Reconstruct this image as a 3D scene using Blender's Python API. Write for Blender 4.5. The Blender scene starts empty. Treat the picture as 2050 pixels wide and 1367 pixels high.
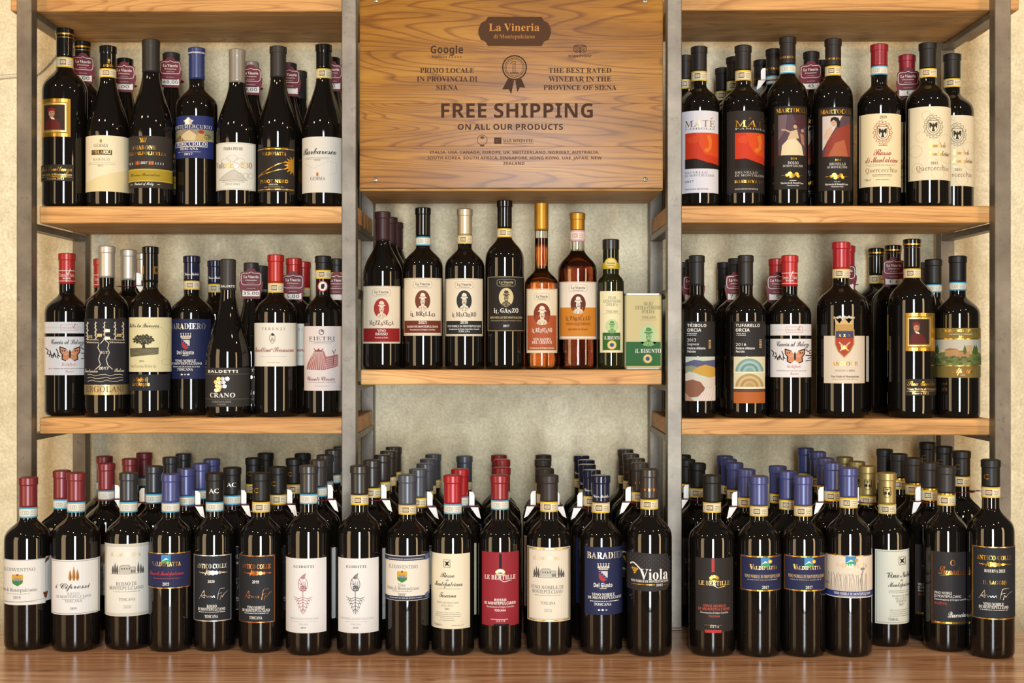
import bpy, math, os, random
from mathutils import Vector
from mathutils.geometry import tessellate_polygon
random.seed(7)
C = bpy.context.scene.collection
scene = bpy.context.scene

# ------------------------------------------------------------------ camera, world, lights, exposure
F = 2650.0                       # focal length in pixels of the 2050 x 1367 frame
COUNTER_Z = 0.90
HC = COUNTER_Z + 0.53            # camera height
cam = bpy.data.cameras.new('camera'); cam_o = bpy.data.objects.new('camera', cam); C.objects.link(cam_o)
cam_o.location = (0, 0, HC); cam_o.rotation_euler = (math.pi / 2, 0, 0)
cam.sensor_width = 36; cam.lens = 36 * F / 2050; cam.clip_start = 0.05
scene.camera = cam_o
scene.view_settings.view_transform = 'Standard'; scene.view_settings.look = 'None'
scene.view_settings.gamma = 1; scene.view_settings.use_curve_mapping = False
scene.view_settings.exposure = 0.55
world = bpy.data.worlds.new('world'); scene.world = world; world.use_nodes = True
world.node_tree.nodes['Background'].inputs[0].default_value = (1.0, 0.86, 0.68, 1)
world.node_tree.nodes['Background'].inputs[1].default_value = 0.075

def area(name, loc, target, sx, sy, power, col):
    l = bpy.data.lights.new(name, 'AREA'); l.shape = 'RECTANGLE'; l.size = sx; l.size_y = sy
    l.energy = power; l.color = col
    o = bpy.data.objects.new(name, l); C.objects.link(o); o.location = loc
    o.rotation_euler = (Vector(target) - Vector(loc)).to_track_quat('-Z', 'Y').to_euler()
    return o
def lamp(name, loc, power, col, rad=0.04):
    l = bpy.data.lights.new(name, 'POINT'); l.energy = power; l.color = col; l.shadow_soft_size = rad
    o = bpy.data.objects.new(name, l); C.objects.link(o); o.location = loc
    return o
# glazed shop door behind the camera, warm lit side windows, warm ceiling bulbs
area('door_daylight', (0.15, -1.7, 1.40), (0.15, 2.4, 1.40), 0.58, 2.4, 140, (0.88, 0.95, 1.0))
area('side_window_light_left', (-2.5, 0.4, 1.35), (-0.5, 2.5, 1.35), 1.0, 1.9, 24, (1.0, 0.70, 0.38))
area('side_window_light_right', (2.5, 0.4, 1.35), (0.5, 2.5, 1.35), 0.45, 1.9, 22, (1.0, 0.70, 0.38))
for bx, by, bz, bp in ((-1.40, 1.55, 2.45, 9.5), (1.45, 1.55, 2.45, 9), (-0.75, 0.9, 2.75, 13), (0.8, 0.9, 2.75, 13)):
    lamp('ceiling_bulb', (bx, by, bz), bp, (1.0, 0.66, 0.34))

# ------------------------------------------------------------------ materials
MATS = {}
def lin(h):
    h = h.lstrip('#')
    return [(v / 12.92 if v <= 0.04045 else ((v + 0.055) / 1.055) ** 2.4) for v in (int(h[i:i + 2], 16) / 255 for i in (0, 2, 4))] + [1]
def principled(name, col=None, rough=0.5, metal=0.0, spec=0.5, **kw):
    m = bpy.data.materials.new(name); m.use_nodes = True
    p = m.node_tree.nodes['Principled BSDF']
    if col is not None: p.inputs['Base Color'].default_value = lin(col) if isinstance(col, str) else col
    p.inputs['Specular IOR Level'].default_value = spec
    p.inputs['Roughness'].default_value = rough; p.inputs['Metallic'].default_value = metal
    for k, v in kw.items(): p.inputs[k.replace('_', ' ')].default_value = v
    return m
def mat(c):
    """a colour word or #hex, with an optional finish: '#rrggbb/foil' '/matte' '/satin'"""
    if c in MATS: return MATS[c]
    if c == 'gold': m = principled('gold_foil', '#c99a3c', 0.28, 0.9)
    elif c == 'palegold': m = principled('pale_gold_foil', '#d9bd80', 0.35, 0.8)
    elif c == 'silver': m = principled('silver_foil', '#d8d4cc', 0.3, 0.8)
    elif c == 'copper': m = principled('copper_foil', '#c07840', 0.3, 0.9)
    else:
        h, _, f = c.partition('/'); nm = h[1:]; h = [v * 0.80 for v in lin(h)[:3]] + [1]
        if f == 'foil': m = principled('foil_' + nm, h, 0.42, 0.65)
        elif f == 'satin': m = principled('satin_' + nm, h, 0.32, 0.15)
        elif f == 'gloss': m = principled('gloss_' + nm, h, 0.14, 0.1)
        elif f == 'matte': m = principled('matte_' + nm, h, 0.45, 0.0, 0.28)
        else: m = principled('paper_' + nm, h, 0.6, 0.0, 0.16)
    MATS[c] = m
    return m
class N:
    def __init__(s, m): s.t = m.node_tree; s.p = s.t.nodes['Principled BSDF']
    def a(s, typ, **kw):
        n = s.t.nodes.new(typ)
        for k, v in kw.items():
            if k in n.inputs: n.inputs[k].default_value = v
            else: setattr(n, k, v)
        return n
    def l(s, a, ao, b, bi): s.t.links.new(a.outputs[ao], b.inputs[bi])
    def ramp(s, *st):
        r = s.t.nodes.new('ShaderNodeValToRGB'); e = r.color_ramp.elements
        e[0].position = st[0][0]; e[0].color = lin(st[0][1]); e[1].position = st[-1][0]; e[1].color = lin(st[-1][1])
        for p, c in st[1:-1]: e.new(p).color = lin(c)
        return r
def wood(name, dark, mid, light, rough=0.5, scale=1.0, line='#6a4526', ring=0.5, stretch=7.0, bump=0.15, spec=0.3, lines=22.0, fine_f=0.5):
    m = principled(name, None, rough, 0.0, spec); n = N(m)
    tc = n.a('ShaderNodeTexCoord'); oi = n.a('ShaderNodeObjectInfo')
    mul = n.a('ShaderNodeMath', operation='MULTIPLY'); mul.inputs[1].default_value = 37.0; n.l(oi, 'Random', mul, 0)
    off = n.a('ShaderNodeCombineXYZ'); n.l(mul, 0, off, 'X'); n.l(mul, 0, off, 'Y'); n.l(mul, 0, off, 'Z')
    add = n.a('ShaderNodeVectorMath', operation='ADD'); n.l(tc, 'Object', add, 0); n.l(off, 0, add, 1)
    mp = n.a('ShaderNodeMapping'); mp.inputs['Scale'].default_value = (scale, scale * stretch, scale * stretch); n.l(add, 0, mp, 'Vector')
    big = n.a('ShaderNodeTexNoise', Scale=2.0, Detail=5.0, Roughness=0.55, Distortion=0.6); n.l(mp, 'Vector', big, 'Vector')
    # growth rings: contour lines of a smooth field stretched along the board
    fld = n.a('ShaderNodeTexNoise', Scale=1.15, Detail=1.5, Roughness=0.4, Distortion=0.35); n.l(mp, 'Vector', fld, 'Vector')
    mm = n.a('ShaderNodeMath', operation='MULTIPLY'); mm.inputs[1].default_value = lines; n.l(fld, 'Fac', mm, 0)
    pp = n.a('ShaderNodeMath', operation='FRACT'); n.l(mm, 0, pp, 0)
    mp2 = n.a('ShaderNodeMapping'); mp2.inputs['Scale'].default_value = (scale * 5, scale * 170, scale * 170); n.l(add, 0, mp2, 'Vector')
    fine = n.a('ShaderNodeTexNoise', Scale=1.6, Detail=4.0, Roughness=0.65); n.l(mp2, 'Vector', fine, 'Vector')
    r1 = n.ramp((0.28, dark), (0.52, mid), (0.75, light)); n.l(big, 'Fac', r1, 'Fac')
    r2 = n.ramp((0.0, '#ffffff'), (0.62, '#ffffff'), (0.88, line), (1.0, '#ffffff')); n.l(pp, 0, r2, 'Fac')
    mx = n.a('ShaderNodeMix', data_type='RGBA', blend_type='MULTIPLY'); mx.inputs['Factor'].default_value = ring
    n.l(r1, 'Color', mx, 'A'); n.l(r2, 'Color', mx, 'B')
    r3 = n.ramp((0.30, '#a5855a'), (0.50, '#ffffff')); n.l(fine, 'Fac', r3, 'Fac')
    mx2 = n.a('ShaderNodeMix', data_type='RGBA', blend_type='MULTIPLY'); mx2.inputs['Factor'].default_value = fine_f
    n.l(mx, 'Result', mx2, 'A'); n.l(r3, 'Color', mx2, 'B')
    n.l(mx2, 'Result', n.p, 'Base Color')
    b = n.a('ShaderNodeBump', Strength=bump, Distance=0.001); n.l(fine, 'Fac', b, 'Height'); n.l(b, 'Normal', n.p, 'Normal')
    return m
M_BOARD = wood('oak_board', '#9c723e', '#c08e54', '#d4a86c', 0.55, 1.3, '#c0ac8a', 0.6, 9.0)
M_SIGN = wood('oiled_oak_sign', '#744a0e', '#8f6018', '#a27424', 0.26, 1.2, '#b89e7a', 0.8, 8.0, 0.03, 0.2, 34.0)
M_COUNTER = wood('counter_oak', '#a87a58', '#c89a76', '#dcb694', 0.26, 1.0, '#a87e5e', 0.5, 16.0, 0.10, 0.5, 16.0, 1.0)
def plaster():
    m = principled('trowelled_plaster', None, 0.55); n = N(m); tc = n.a('ShaderNodeTexCoord')
    a = n.a('ShaderNodeTexNoise', Scale=2.3, Detail=8.0, Roughness=0.62, Distortion=1.2); n.l(tc, 'Object', a, 'Vector')
    b = n.a('ShaderNodeTexNoise', Scale=14.0, Detail=8.0, Roughness=0.7, Distortion=2.0); n.l(tc, 'Object', b, 'Vector')
    g = n.a('ShaderNodeTexNoise', Scale=160.0, Detail=3.0, Roughness=0.7); n.l(tc, 'Object', g, 'Vector')
    r = n.ramp((0.30, '#c9bc9a'), (0.5, '#dfd1ae'), (0.70, '#ebdfc0')); n.l(a, 'Fac', r, 'Fac')
    r2 = n.ramp((0.32, '#bdb7aa'), (0.6, '#ffffff')); n.l(b, 'Fac', r2, 'Fac')
    mx = n.a('ShaderNodeMix', data_type='RGBA', blend_type='MULTIPLY'); mx.inputs['Factor'].default_value = 0.45
    n.l(r, 'Color', mx, 'A'); n.l(r2, 'Color', mx, 'B')
    r3 = n.ramp((0.35, '#c9c2b0'), (0.62, '#ffffff')); n.l(g, 'Fac', r3, 'Fac')
    mx2 = n.a('ShaderNodeMix', data_type='RGBA', blend_type='MULTIPLY'); mx2.inputs['Factor'].default_value = 0.5
    n.l(mx, 'Result', mx2, 'A'); n.l(r3, 'Color', mx2, 'B'); n.l(mx2, 'Result', n.p, 'Base Color')
    ad = n.a('ShaderNodeMath', operation='ADD'); n.l(b, 'Fac', ad, 0); n.l(g, 'Fac', ad, 1)
    bp = n.a('ShaderNodeBump', Strength=0.22, Distance=0.004); n.l(ad, 0, bp, 'Height'); n.l(bp, 'Normal', n.p, 'Normal')
    return m
M_WALL = plaster()
def steel():
    m = principled('raw_steel', None, 0.42, 0.45); n = N(m); tc = n.a('ShaderNodeTexCoord')
    a = n.a('ShaderNodeTexNoise', Scale=9.0, Detail=8.0, Roughness=0.65); n.l(tc, 'Object', a, 'Vector')
    b = n.a('ShaderNodeTexNoise', Scale=55.0, Detail=4.0, Roughness=0.7); n.l(tc, 'Object', b, 'Vector')
    r = n.ramp((0.3, '#544c43'), (0.55, '#70675b'), (0.75, '#867c6e')); n.l(a, 'Fac', r, 'Fac')
    r2 = n.ramp((0.27, '#55483e'), (0.42, '#ffffff')); n.l(b, 'Fac', r2, 'Fac')
    mx = n.a('ShaderNodeMix', data_type='RGBA', blend_type='MULTIPLY'); mx.inputs['Factor'].default_value = 0.5
    n.l(r, 'Color', mx, 'A'); n.l(r2, 'Color', mx, 'B'); n.l(mx, 'Result', n.p, 'Base Color')
    return m
M_STEEL = steel()
M_GLASS = principled('dark_wine_glass', (0.0045, 0.0035, 0.0028, 1), 0.035, 0.0)
M_CLEAR = principled('clear_glass', (0.93, 0.96, 0.93, 1), 0.01, 0.0, Transmission_Weight=1.0, IOR=1.45)
M_AMBER = principled('amber_wine', (0.46, 0.115, 0.014, 1), 0.02, 0.0, Transmission_Weight=1.0, IOR=1.34)
M_ROSEAMBER = principled('dark_amber_wine', (0.20, 0.036, 0.010, 1), 0.02, 0.0, Transmission_Weight=1.0, IOR=1.34)
M_OIL = principled('dark_green_glass', (0.010, 0.012, 0.004, 1), 0.04, 0.0)
M_TIN = principled('tinplate', '#8a8578', 0.42, 0.8)
M_SCREW = principled('zinc_screw', '#b8b2a2', 0.3, 0.95)
M_CORD = principled('ivory_cord', '#cfc3a6', 0.6)
M_TAGRED = principled('burgundy_card', '#5c1522', 0.5, 0.0, 0.2)
M_TAGWHITE = principled('white_card', '#dfdcd8', 0.55)

# ------------------------------------------------------------------ object helpers
def link(name, me, parent=None):
    o = bpy.data.objects.new(name, me); C.objects.link(o)
    if parent is not None: o.parent = parent
    return o
def empty(name, loc=(0, 0, 0), rz=0.0):
    o = bpy.data.objects.new(name, None); o.empty_display_size = 0.02; C.objects.link(o)
    o.location = loc; o.rotation_euler = (0, 0, rz)
    return o
def tag(o, label, cat, group=None):
    o['label'] = label; o['category'] = cat
    if group: o['group'] = group
    return o
def mesh(name, verts, faces, mats, fm=None, smooth=False):
    me = bpy.data.meshes.new(name); me.from_pydata(verts, [], faces)
    for m in mats: me.materials.append(m)
    if fm: me.polygons.foreach_set('material_index', fm)
    if smooth: me.polygons.foreach_set('use_smooth', [True] * len(me.polygons))
    me.update()
    return me
def boxmesh(name, x0, x1, y0, y1, z0, z1, m, bev=0.0015):
    """chamfered box"""
    b = min(bev, (x1 - x0) / 3, (y1 - y0) / 3, (z1 - z0) / 3)
    import bmesh
    bm = bmesh.new(); bmesh.ops.create_cube(bm, size=1)
    for v in bm.verts:
        v.co = (x0 + (v.co.x + .5) * (x1 - x0), y0 + (v.co.y + .5) * (y1 - y0), z0 + (v.co.z + .5) * (z1 - z0))
    bmesh.ops.bevel(bm, geom=bm.edges[:], offset=b, segments=1, affect='EDGES')
    me = bpy.data.meshes.new(name); bm.to_mesh(me); bm.free(); me.materials.append(m)
    return me
def lathe(name, prof, m, seg=36, smooth=True):
    v, f = [], []
    idx = []
    for r, z in prof:
        if r < 1e-6: idx.append([len(v)] * seg); v.append((0, 0, z))
        else:
            idx.append(list(range(len(v), len(v) + seg)))
            for i in range(seg):
                a = 2 * math.pi * i / seg; v.append((r * math.cos(a), r * math.sin(a), z))
    for a, b in zip(idx, idx[1:]):
        for i in range(seg):
            j = (i + 1) % seg
            q = [a[i], a[j], b[j], b[i]]
            q = [k for n_, k in enumerate(q) if k not in q[:n_]]
            if len(q) > 2: f.append(q)
    return mesh(name, v, f, [m], None, smooth)
def tubemesh(name, pts, r, m, seg=8):
    v, f = [], []
    for i, p in enumerate(pts):
        p = Vector(p); t = (Vector(pts[min(i + 1, len(pts) - 1)]) - Vector(pts[max(i - 1, 0)])).normalized()
        a = t.orthogonal().normalized(); b = t.cross(a)
        for k in range(seg):
            w = 2 * math.pi * k / seg; v.append(p + r * (math.cos(w) * a + math.sin(w) * b))
    for i in range(len(pts) - 1):
        for k in range(seg):
            f.append((i * seg + k, i * seg + (k + 1) % seg, (i + 1) * seg + (k + 1) % seg, (i + 1) * seg + k))
    return mesh(name, v, f, [m], None, True)
def zof(py, Y): return HC + (683.5 - py) * Y / F
def xof(px, Y): return (px - 1025.0) * Y / F

# ------------------------------------------------------------------ lettering: glyphs of Blender's own fonts as flat triangles
GL = {}
ASC = 'ABCDEFGHIJKLMNOPQRSTUVWXYZabcdefghijklmnopqrstuvwxyz0123456789'
STY = {'S': (0x1D400, 0x1D41A, 0x1D7CE), 'I': (0x1D434, 0x1D44E, 0x1D7CE), 'C': (0x1D4D0, 0x1D4EA, 0x1D7CE),
       'X': (0x1D5D4, 0x1D5EE, 0x1D7EC), 'A': (65, 97, 48)}
def build_glyphs():
    try: mf = bpy.data.fonts.load(os.path.join(bpy.utils.system_resource('DATAFILES'), 'fonts', 'NotoSansMath-Regular.woff2'))
    except Exception: mf = None
    todo = []
    for st, (u, l, d) in STY.items():
        chars = ASC + (".,'-&/:\u20ac" if st == 'A' else '')
        for ch in chars:
            cc = ch
            if mf is not None and st != 'A':
                if ch.isupper(): cc = chr(u + ord(ch) - 65)
                elif ch.islower(): cc = chr(l + ord(ch) - 97)
                elif ch.isdigit(): cc = chr(d + ord(ch) - 48)
                if cc == '\U0001D455': cc = '\u210E'
            cu = bpy.data.curves.new('g', 'FONT'); cu.body = cc; cu.resolution_u = 2
            if mf is not None and st != 'A': cu.font = mf
            o = bpy.data.objects.new('g', cu); C.objects.link(o)
            c2 = cu.copy(); c2.body = cc + cc; o2 = bpy.data.objects.new('g', c2); C.objects.link(o2); todo.append((st, ch, o, o2))
    dg = bpy.context.evaluated_depsgraph_get()
    raw = {}
    for st, ch, o, o2 in todo:
        ev = o.evaluated_get(dg); me = ev.to_mesh()
        vs = [(v.co.x, v.co.y) for v in me.vertices]; fs = [tuple(p.vertices) for p in me.polygons]; ev.to_mesh_clear()
        ev = o2.evaluated_get(dg); me = ev.to_mesh(); xm = max([v.co.x for v in me.vertices] or [0]); ev.to_mesh_clear()
        raw[st, ch] = (vs, fs, xm - max([p[0] for p in vs] or [0]))
    for st, ch, o, o2 in todo:
        for q in (o, o2): cu = q.data; bpy.data.objects.remove(q); bpy.data.curves.remove(cu)
    if mf is not None: bpy.data.fonts.remove(mf)
    for st in STY:
        ys = [p[1] for p in raw[st, 'H'][0]]; k = 1 / max(1e-6, max(ys))
        for (s2, ch), (v, f, adv) in raw.items():
            if s2 != st or not v: continue
            GL[st, ch] = ([(x * k, y * k) for x, y in v], f, adv * k)
    # upright light serif: the italic with its slant taken out
    for ch in ASC:
        if ('I', ch) in GL and ('S', ch) in GL:
            if ch.isdigit(): GL['R', ch] = GL['S', ch]; continue
            v, f, adv = GL['I', ch]; v = [(x - 0.27 * y + 0.06, y) for x, y in v]
            GL['R', ch] = (v, f, max(adv, max(p[0] for p in v) + 0.05))
build_glyphs()
GAP = {'S': 0.02, 'I': 0.0, 'C': -0.10, 'X': 0.02, 'A': 0.03, 'R': 0.05}
def layout(s, st, gap=None):
    g = GAP[st] if gap is None else gap
    x = 0; out = []
    for ch in s:
        if ch == ' ': x += 0.36; continue
        G = GL.get((st, ch)) or GL.get(('A', ch))
        if not G: x += .3; continue
        out.append((x, G)); x += G[2] + g
    if out:   # measure ink to ink so that fitted widths are the visible ones
        lo = min(gx + min(p[0] for p in G[0]) for gx, G in out); hi = max(gx + max(p[0] for p in G[0]) for gx, G in out)
        return [(gx - lo, G) for gx, G in out], hi - lo
    return out, x - g
def strips(poly, step):
    """cut a convex polygon in (u, y) into strips no wider than step"""
    lo = min(p[0] for p in poly); hi = max(p[0] for p in poly)
    if hi - lo <= step * 1.3: return [poly]
    def clip(pl, u, keep):
        o = []
        for i in range(len(pl)):
            a, b = pl[i - 1], pl[i]; ia, ib = (a[0] - u) * keep >= 0, (b[0] - u) * keep >= 0
            if ia != ib:
                t = (u - a[0]) / (b[0] - a[0]); o.append((u, a[1] + t * (b[1] - a[1])))
            if ib: o.append(b)
        return o
    n = max(2, math.ceil((hi - lo) / step)); res = []; rest = poly
    for i in range(1, n):
        u = lo + (hi - lo) * i / n
        l = clip(rest, u, -1); rest = clip(rest, u, 1)
        if len(l) > 2: res.append(l)
        if len(rest) < 3: break
    if len(rest) > 2: res.append(rest)
    return res

class Art:
    """draws in photograph-measured label units; wraps what it draws round a body of revolution, or lays it flat"""
    def __init__(s, frame, cx=None, rp=None):
        s.f = frame; s.cx = cx; s.rp = rp; s.sheets = []
        if cx is None: s.sheets.append([[], []])
    def px(s, x, y): return s.f[0] + x / s.f[2], s.f[1] + y / s.f[2]
    def u(s, x):
        p = s.f[0] + x / s.f[2]
        if s.cx is None: return p
        return s.rp * math.asin(max(-0.9995, min(0.9995, (p - s.cx) / s.rp)))
    def yy(s, y): return s.f[1] + y / s.f[2]
    def _put(s, poly, col, L, cut=True):
        tgt = s.sheets[-1][1 if L else 0]
        if cut and s.cx is not None:
            for q in strips(poly, s.rp * 0.13): tgt.append((q, col, L))
        else: tgt.append((poly, col, L))
    def paper(s, x0, y0, x1, y1, col):
        s.sheets.append([[], []]); s.rect(x0, y0, x1, y1, col, 0)
    def rect(s, x0, y0, x1, y1, col, L=1):
        a, b = s.u(x0), s.u(x1); c, d = s.yy(y0), s.yy(y1)
        s._put([(a, d), (b, d), (b, c), (a, c)], col, L)
    def poly(s, pts, col, L=1):
        q = [(s.u(x), s.yy(y)) for x, y in pts]
        for t in tessellate_polygon([[Vector((a, b, 0)) for a, b in q]]):
            tri = [q[i] for i in t]
            ar = (tri[1][0] - tri[0][0]) * (tri[2][1] - tri[0][1]) - (tri[2][0] - tri[0][0]) * (tri[1][1] - tri[0][1])
            if abs(ar) < 1e-9: continue
            s._put(tri if ar < 0 else tri[::-1], col, L)
    def ell(s, cx, cy, rx, ry, col, L=1, n=20):
        s.poly([(cx + rx * math.cos(2 * math.pi * i / n), cy + ry * math.sin(2 * math.pi * i / n)) for i in range(n)], col, L)
    def line(s, pts, w, col, L=2):
        for (x0, y0), (x1, y1) in zip(pts, pts[1:]):
            d = math.hypot(x1 - x0, y1 - y0) or 1; nx, ny = -(y1 - y0) / d * w / 2, (x1 - x0) / d * w / 2
            q = [(x0 + nx, y0 + ny), (x1 + nx, y1 + ny), (x1 - nx, y1 - ny), (x0 - nx, y0 - ny)]
            s._put([(s.u(a), s.yy(b)) for a, b in q], col, L)
    def ring(s, cx, cy, rx, ry, w, col, L=2, n=24):
        s.line([(cx + rx * math.cos(2 * math.pi * i / n), cy + ry * math.sin(2 * math.pi * i / n)) for i in range(n + 1)], w, col, L)
    def frame(s, x0, y0, x1, y1, w, col, L=1):
        s.rect(x0, y0, x1, y0 + w, col, L); s.rect(x0, y1 - w, x1, y1, col, L)
        s.rect(x0, y0 + w, x0 + w, y1 - w, col, L); s.rect(x1 - w, y0 + w, x1, y1 - w, col, L)
    def T(s, txt, xc, y, h, col, st='S', w=None, L=3, gap=None, jig=0):
        lay, nat = layout(txt, st, gap)
        if not lay: return
        hp = h / s.f[2]
        if w is None: w0 = nat * hp; uc = s.u(xc); ua = uc - w0 / 2
        else: ua = s.u(xc - w / 2); w0 = s.u(xc + w / 2) - ua
        kx = w0 / nat; yb = s.yy(y)
        tgt = s.sheets[-1][1]
        for gi, (gx, (v, f, _)) in enumerate(lay):
            jy = jig * hp * (0.0, 0.18, -0.06)[gi % 3]; js = 1 + jig * (0.25, -0.05, 0.1)[gi % 3]
            P = [(ua + (gx + x) * kx, yb + jy - yv * hp * js) for x, yv in v]
            for p in f: tgt.append(([P[i] for i in p], col, L))
    def micro(s, xc, y, w, h, col, rows=1, lead=None):
        """print too small to read: rows of word-like dashes"""
        lead = lead or h * 2.2; h *= 0.72
        for r in range(rows):
            ww = w * random.uniform(.8, 1); x = xc - ww / 2
            while x < xc + ww / 2:
                d = random.uniform(0.8, 3.2) * h; s.rect(x, y + r * lead - h, min(x + d, xc + ww / 2), y + r * lead, col, 2); x += d + h * random.choice((.45, .45, .45, 1.2))
    def scribble(s, x0, y, x1, h, col, w=2.0, n=9, L=2):
        pts = []
        for i in range(n * 3):
            t = i / (n * 3 - 1); pts.append((x0 + (x1 - x0) * t, y - h * (0.5 + 0.5 * math.sin(i * 2.1)) * (1 - 0.6 * t) * random.uniform(.6, 1)))
        s.line(pts, w, col, L)
    def build(s, parent, zloc, rad, sc, names=('label', 'printed_design'), off=0.00025, dl=0.00014):
        """zloc(py) -> local z; rad(z) -> radius; sc metres per pixel"""
        out = []
        for base, prt in s.sheets:
            holder = parent
            for polys, nm in ((base, names[0]), (prt, names[1])):
                if not polys: continue
                V, Fc, fm, mats, mi = [], [], [], [], {}
                for poly, col, L in polys:
                    if col not in mi: mi[col] = len(mats); mats.append(mat(col))
                    i0 = len(V)
                    for u, y in poly:
                        z = zloc(y)
                        if rad is None: V.append((xof_flat(u, sc), -off - L * dl, z))
                        else:
                            r = rad(z) + off + L * dl; a = u / s.rp
                            V.append((r * math.sin(a), -r * math.cos(a), z))
                    Fc.append(tuple(range(i0, len(V)))); fm.append(mi[col])
                o = link(nm, mesh(nm, V, Fc, mats, fm, rad is not None and nm == names[0]), holder)
                out.append(o)
                if nm == names[0]: holder = o
        return out
def xof_flat(u, sc): return u * sc
FR = {'TL1': (0, 0, 2.8475), 'TL2': (330, 0, 2.8475), 'S': (700, 0, 3.0147), 'TR1': (1330, 0, 2.848), 'TR2': (1680, 0, 2.848),
      'ML1': (0, 440, 2.9725), 'ML2': (330, 440, 2.9725), 'C1': (690, 380, 3.2543), 'C2': (1020, 380, 3.2543),
      'MR1': (1330, 440, 2.973), 'MR2': (1680, 440, 2.973), 'B1': (0, 870, 2.75), 'B2': (360, 870, 2.75),
      'B3': (680, 870, 2.75), 'B4': (1020, 870, 2.75), 'B5': (1350, 870, 2.7514), 'B6': (1680, 870, 2.7514)}
# ------------------------------------------------------------------ the setting: wall, counter, steel frame, boards
WALL_Y = 2.80; FRONT_Y = 2.43; BOARD_Y = 2.46; BACK_Y = 2.72
def structure(o): o['kind'] = 'structure'; return o
structure(link('wall_back', boxmesh('wall_back', -1.75, 1.75, WALL_Y, WALL_Y + 0.1, 0.0, 2.75, M_WALL, 0.003)))
XL, XR = xof(30, FRONT_Y), xof(2026, FRONT_Y)
def counter():
    V = [(-1.5, 1.85), (1.5, 1.85), (1.5, 2.42), (XR, 2.42), (XR, 2.798), (XL, 2.798), (XL, 2.42), (-1.5, 2.42)]
    n = len(V); vs = [(x, y, COUNTER_Z) for x, y in V] + [(x, y, COUNTER_Z - 0.04) for x, y in V]
    fs = [tuple(range(n)), tuple(range(2 * n - 1, n - 1, -1))] + [(i, n + i, n + (i + 1) % n, (i + 1) % n) for i in range(n)]
    root = empty('wooden_counter', (0, 0, 0))
    link('countertop', mesh('countertop', vs, fs, [M_COUNTER]), root)
    link('counter_front', boxmesh('counter_front', -1.48, 1.48, 1.90, 1.925, 0.0, COUNTER_Z - 0.04, M_COUNTER), root)
    for x in (-1.475, 1.45):
        link('side_panel', boxmesh('side_panel', x, x + .025, 1.925, 2.41, 0.0, COUNTER_Z - 0.04, M_COUNTER), root)
    tag(root, 'brown wood-grain counter carrying the lowest rows of bottles', 'counter')
counter()
def frame():
    root = empty('steel_shelf_frame', (0, FRONT_Y, COUNTER_Z))
    def part(nm, x0, x1, y0, y1, z0, z1):
        o = link(nm, boxmesh(nm, x0, x1, y0 - FRONT_Y, y1 - FRONT_Y, z0 - COUNTER_Z, z1 - COUNTER_Z, M_STEEL, 0.0012), root); return o
    posts = [(33, 63), (684, 713), (1336, 1365), (1992, 2024)]
    for a, b in posts:
        x0, x1 = xof(a, FRONT_Y), xof(b, FRONT_Y)
        part('post', x0, x1, FRONT_Y, FRONT_Y + .03, COUNTER_Z, 2.33)
        part('post', x0, x1, 2.74, 2.77, COUNTER_Z, 2.33)
        part('foot_plate', x0 - .001, x1 + .001, FRONT_Y - .002, FRONT_Y + .032, COUNTER_Z, COUNTER_Z + .005)
    # flat rails running front to back under the boards
    def rail(i, ytop, h=0.012, w=0.024):
        a, b = posts[i]; x0, x1 = xof(a, FRONT_Y), xof(b, FRONT_Y); xm = (x0 + x1) / 2
        z = zof(ytop, BOARD_Y); part('shelf_rail', xm - w / 2, xm + w / 2, FRONT_Y + .03, 2.74, z - h, z)
    for i, ys in ((0, (23, 447.6, 868.6)), (1, (447.6, 578, 770.6, 868.6)), (2, (447.6, 578, 770.6, 871.6)), (3, (22, 446.6, 871.6))):
        for y in ys: rail(i, y, 0.012)
    return tag(root, 'raw grey steel frame of square posts holding all the shelves', 'shelf frame')
frame()
def board(name, x0, x1, ytop, ybot, label, y1=BACK_Y):
    Z0, Z1 = zof(ybot, BOARD_Y), zof(ytop, BOARD_Y)
    X0, X1 = xof(x0, BOARD_Y), xof(x1, BOARD_Y); xm = (X0 + X1) / 2
    o = link(name, boxmesh(name, X0 - xm, X1 - xm, 0, y1 - BOARD_Y, Z0 - Z1, 0, M_BOARD, 0.0018))
    o.location = (xm, BOARD_Y, Z1); tag(o, label, 'shelf', 'oak shelf boards'); return Z1
BASE = {}
board('shelf_board', 21, 716, -13, 22.5, 'oak shelf board cut off by the top edge, left of the sign')
board('shelf_board', 1335, 2040, -14, 20.5, 'oak shelf board cut off by the top edge, right of the sign')
BASE['TL'] = board('shelf_board', 79, 716, 413, 447, 'upper left oak shelf board under the bottles with burgundy price tags')
BASE['TR'] = board('shelf_board', 1335, 1984, 412, 446, 'upper right oak shelf board under the two flame-red picture labels')
BASE['ML'] = board('shelf_board', 79, 716, 836, 868, 'lower left oak shelf board under the black sloping-shouldered bottle')
BASE['MR'] = board('shelf_board', 1335, 1984, 838, 871, 'lower right oak shelf board under the hill-picture labels')
BASE['C'] = board('shelf_board', 722, 1325, 740, 770, 'middle oak shelf board carrying the amber bottles and oil tin')
board('shelf_board', 720, 1327, 352, 382, 'oak board forming the underside behind the sign panel', 2.69)
BASE['B'] = COUNTER_Z
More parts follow.
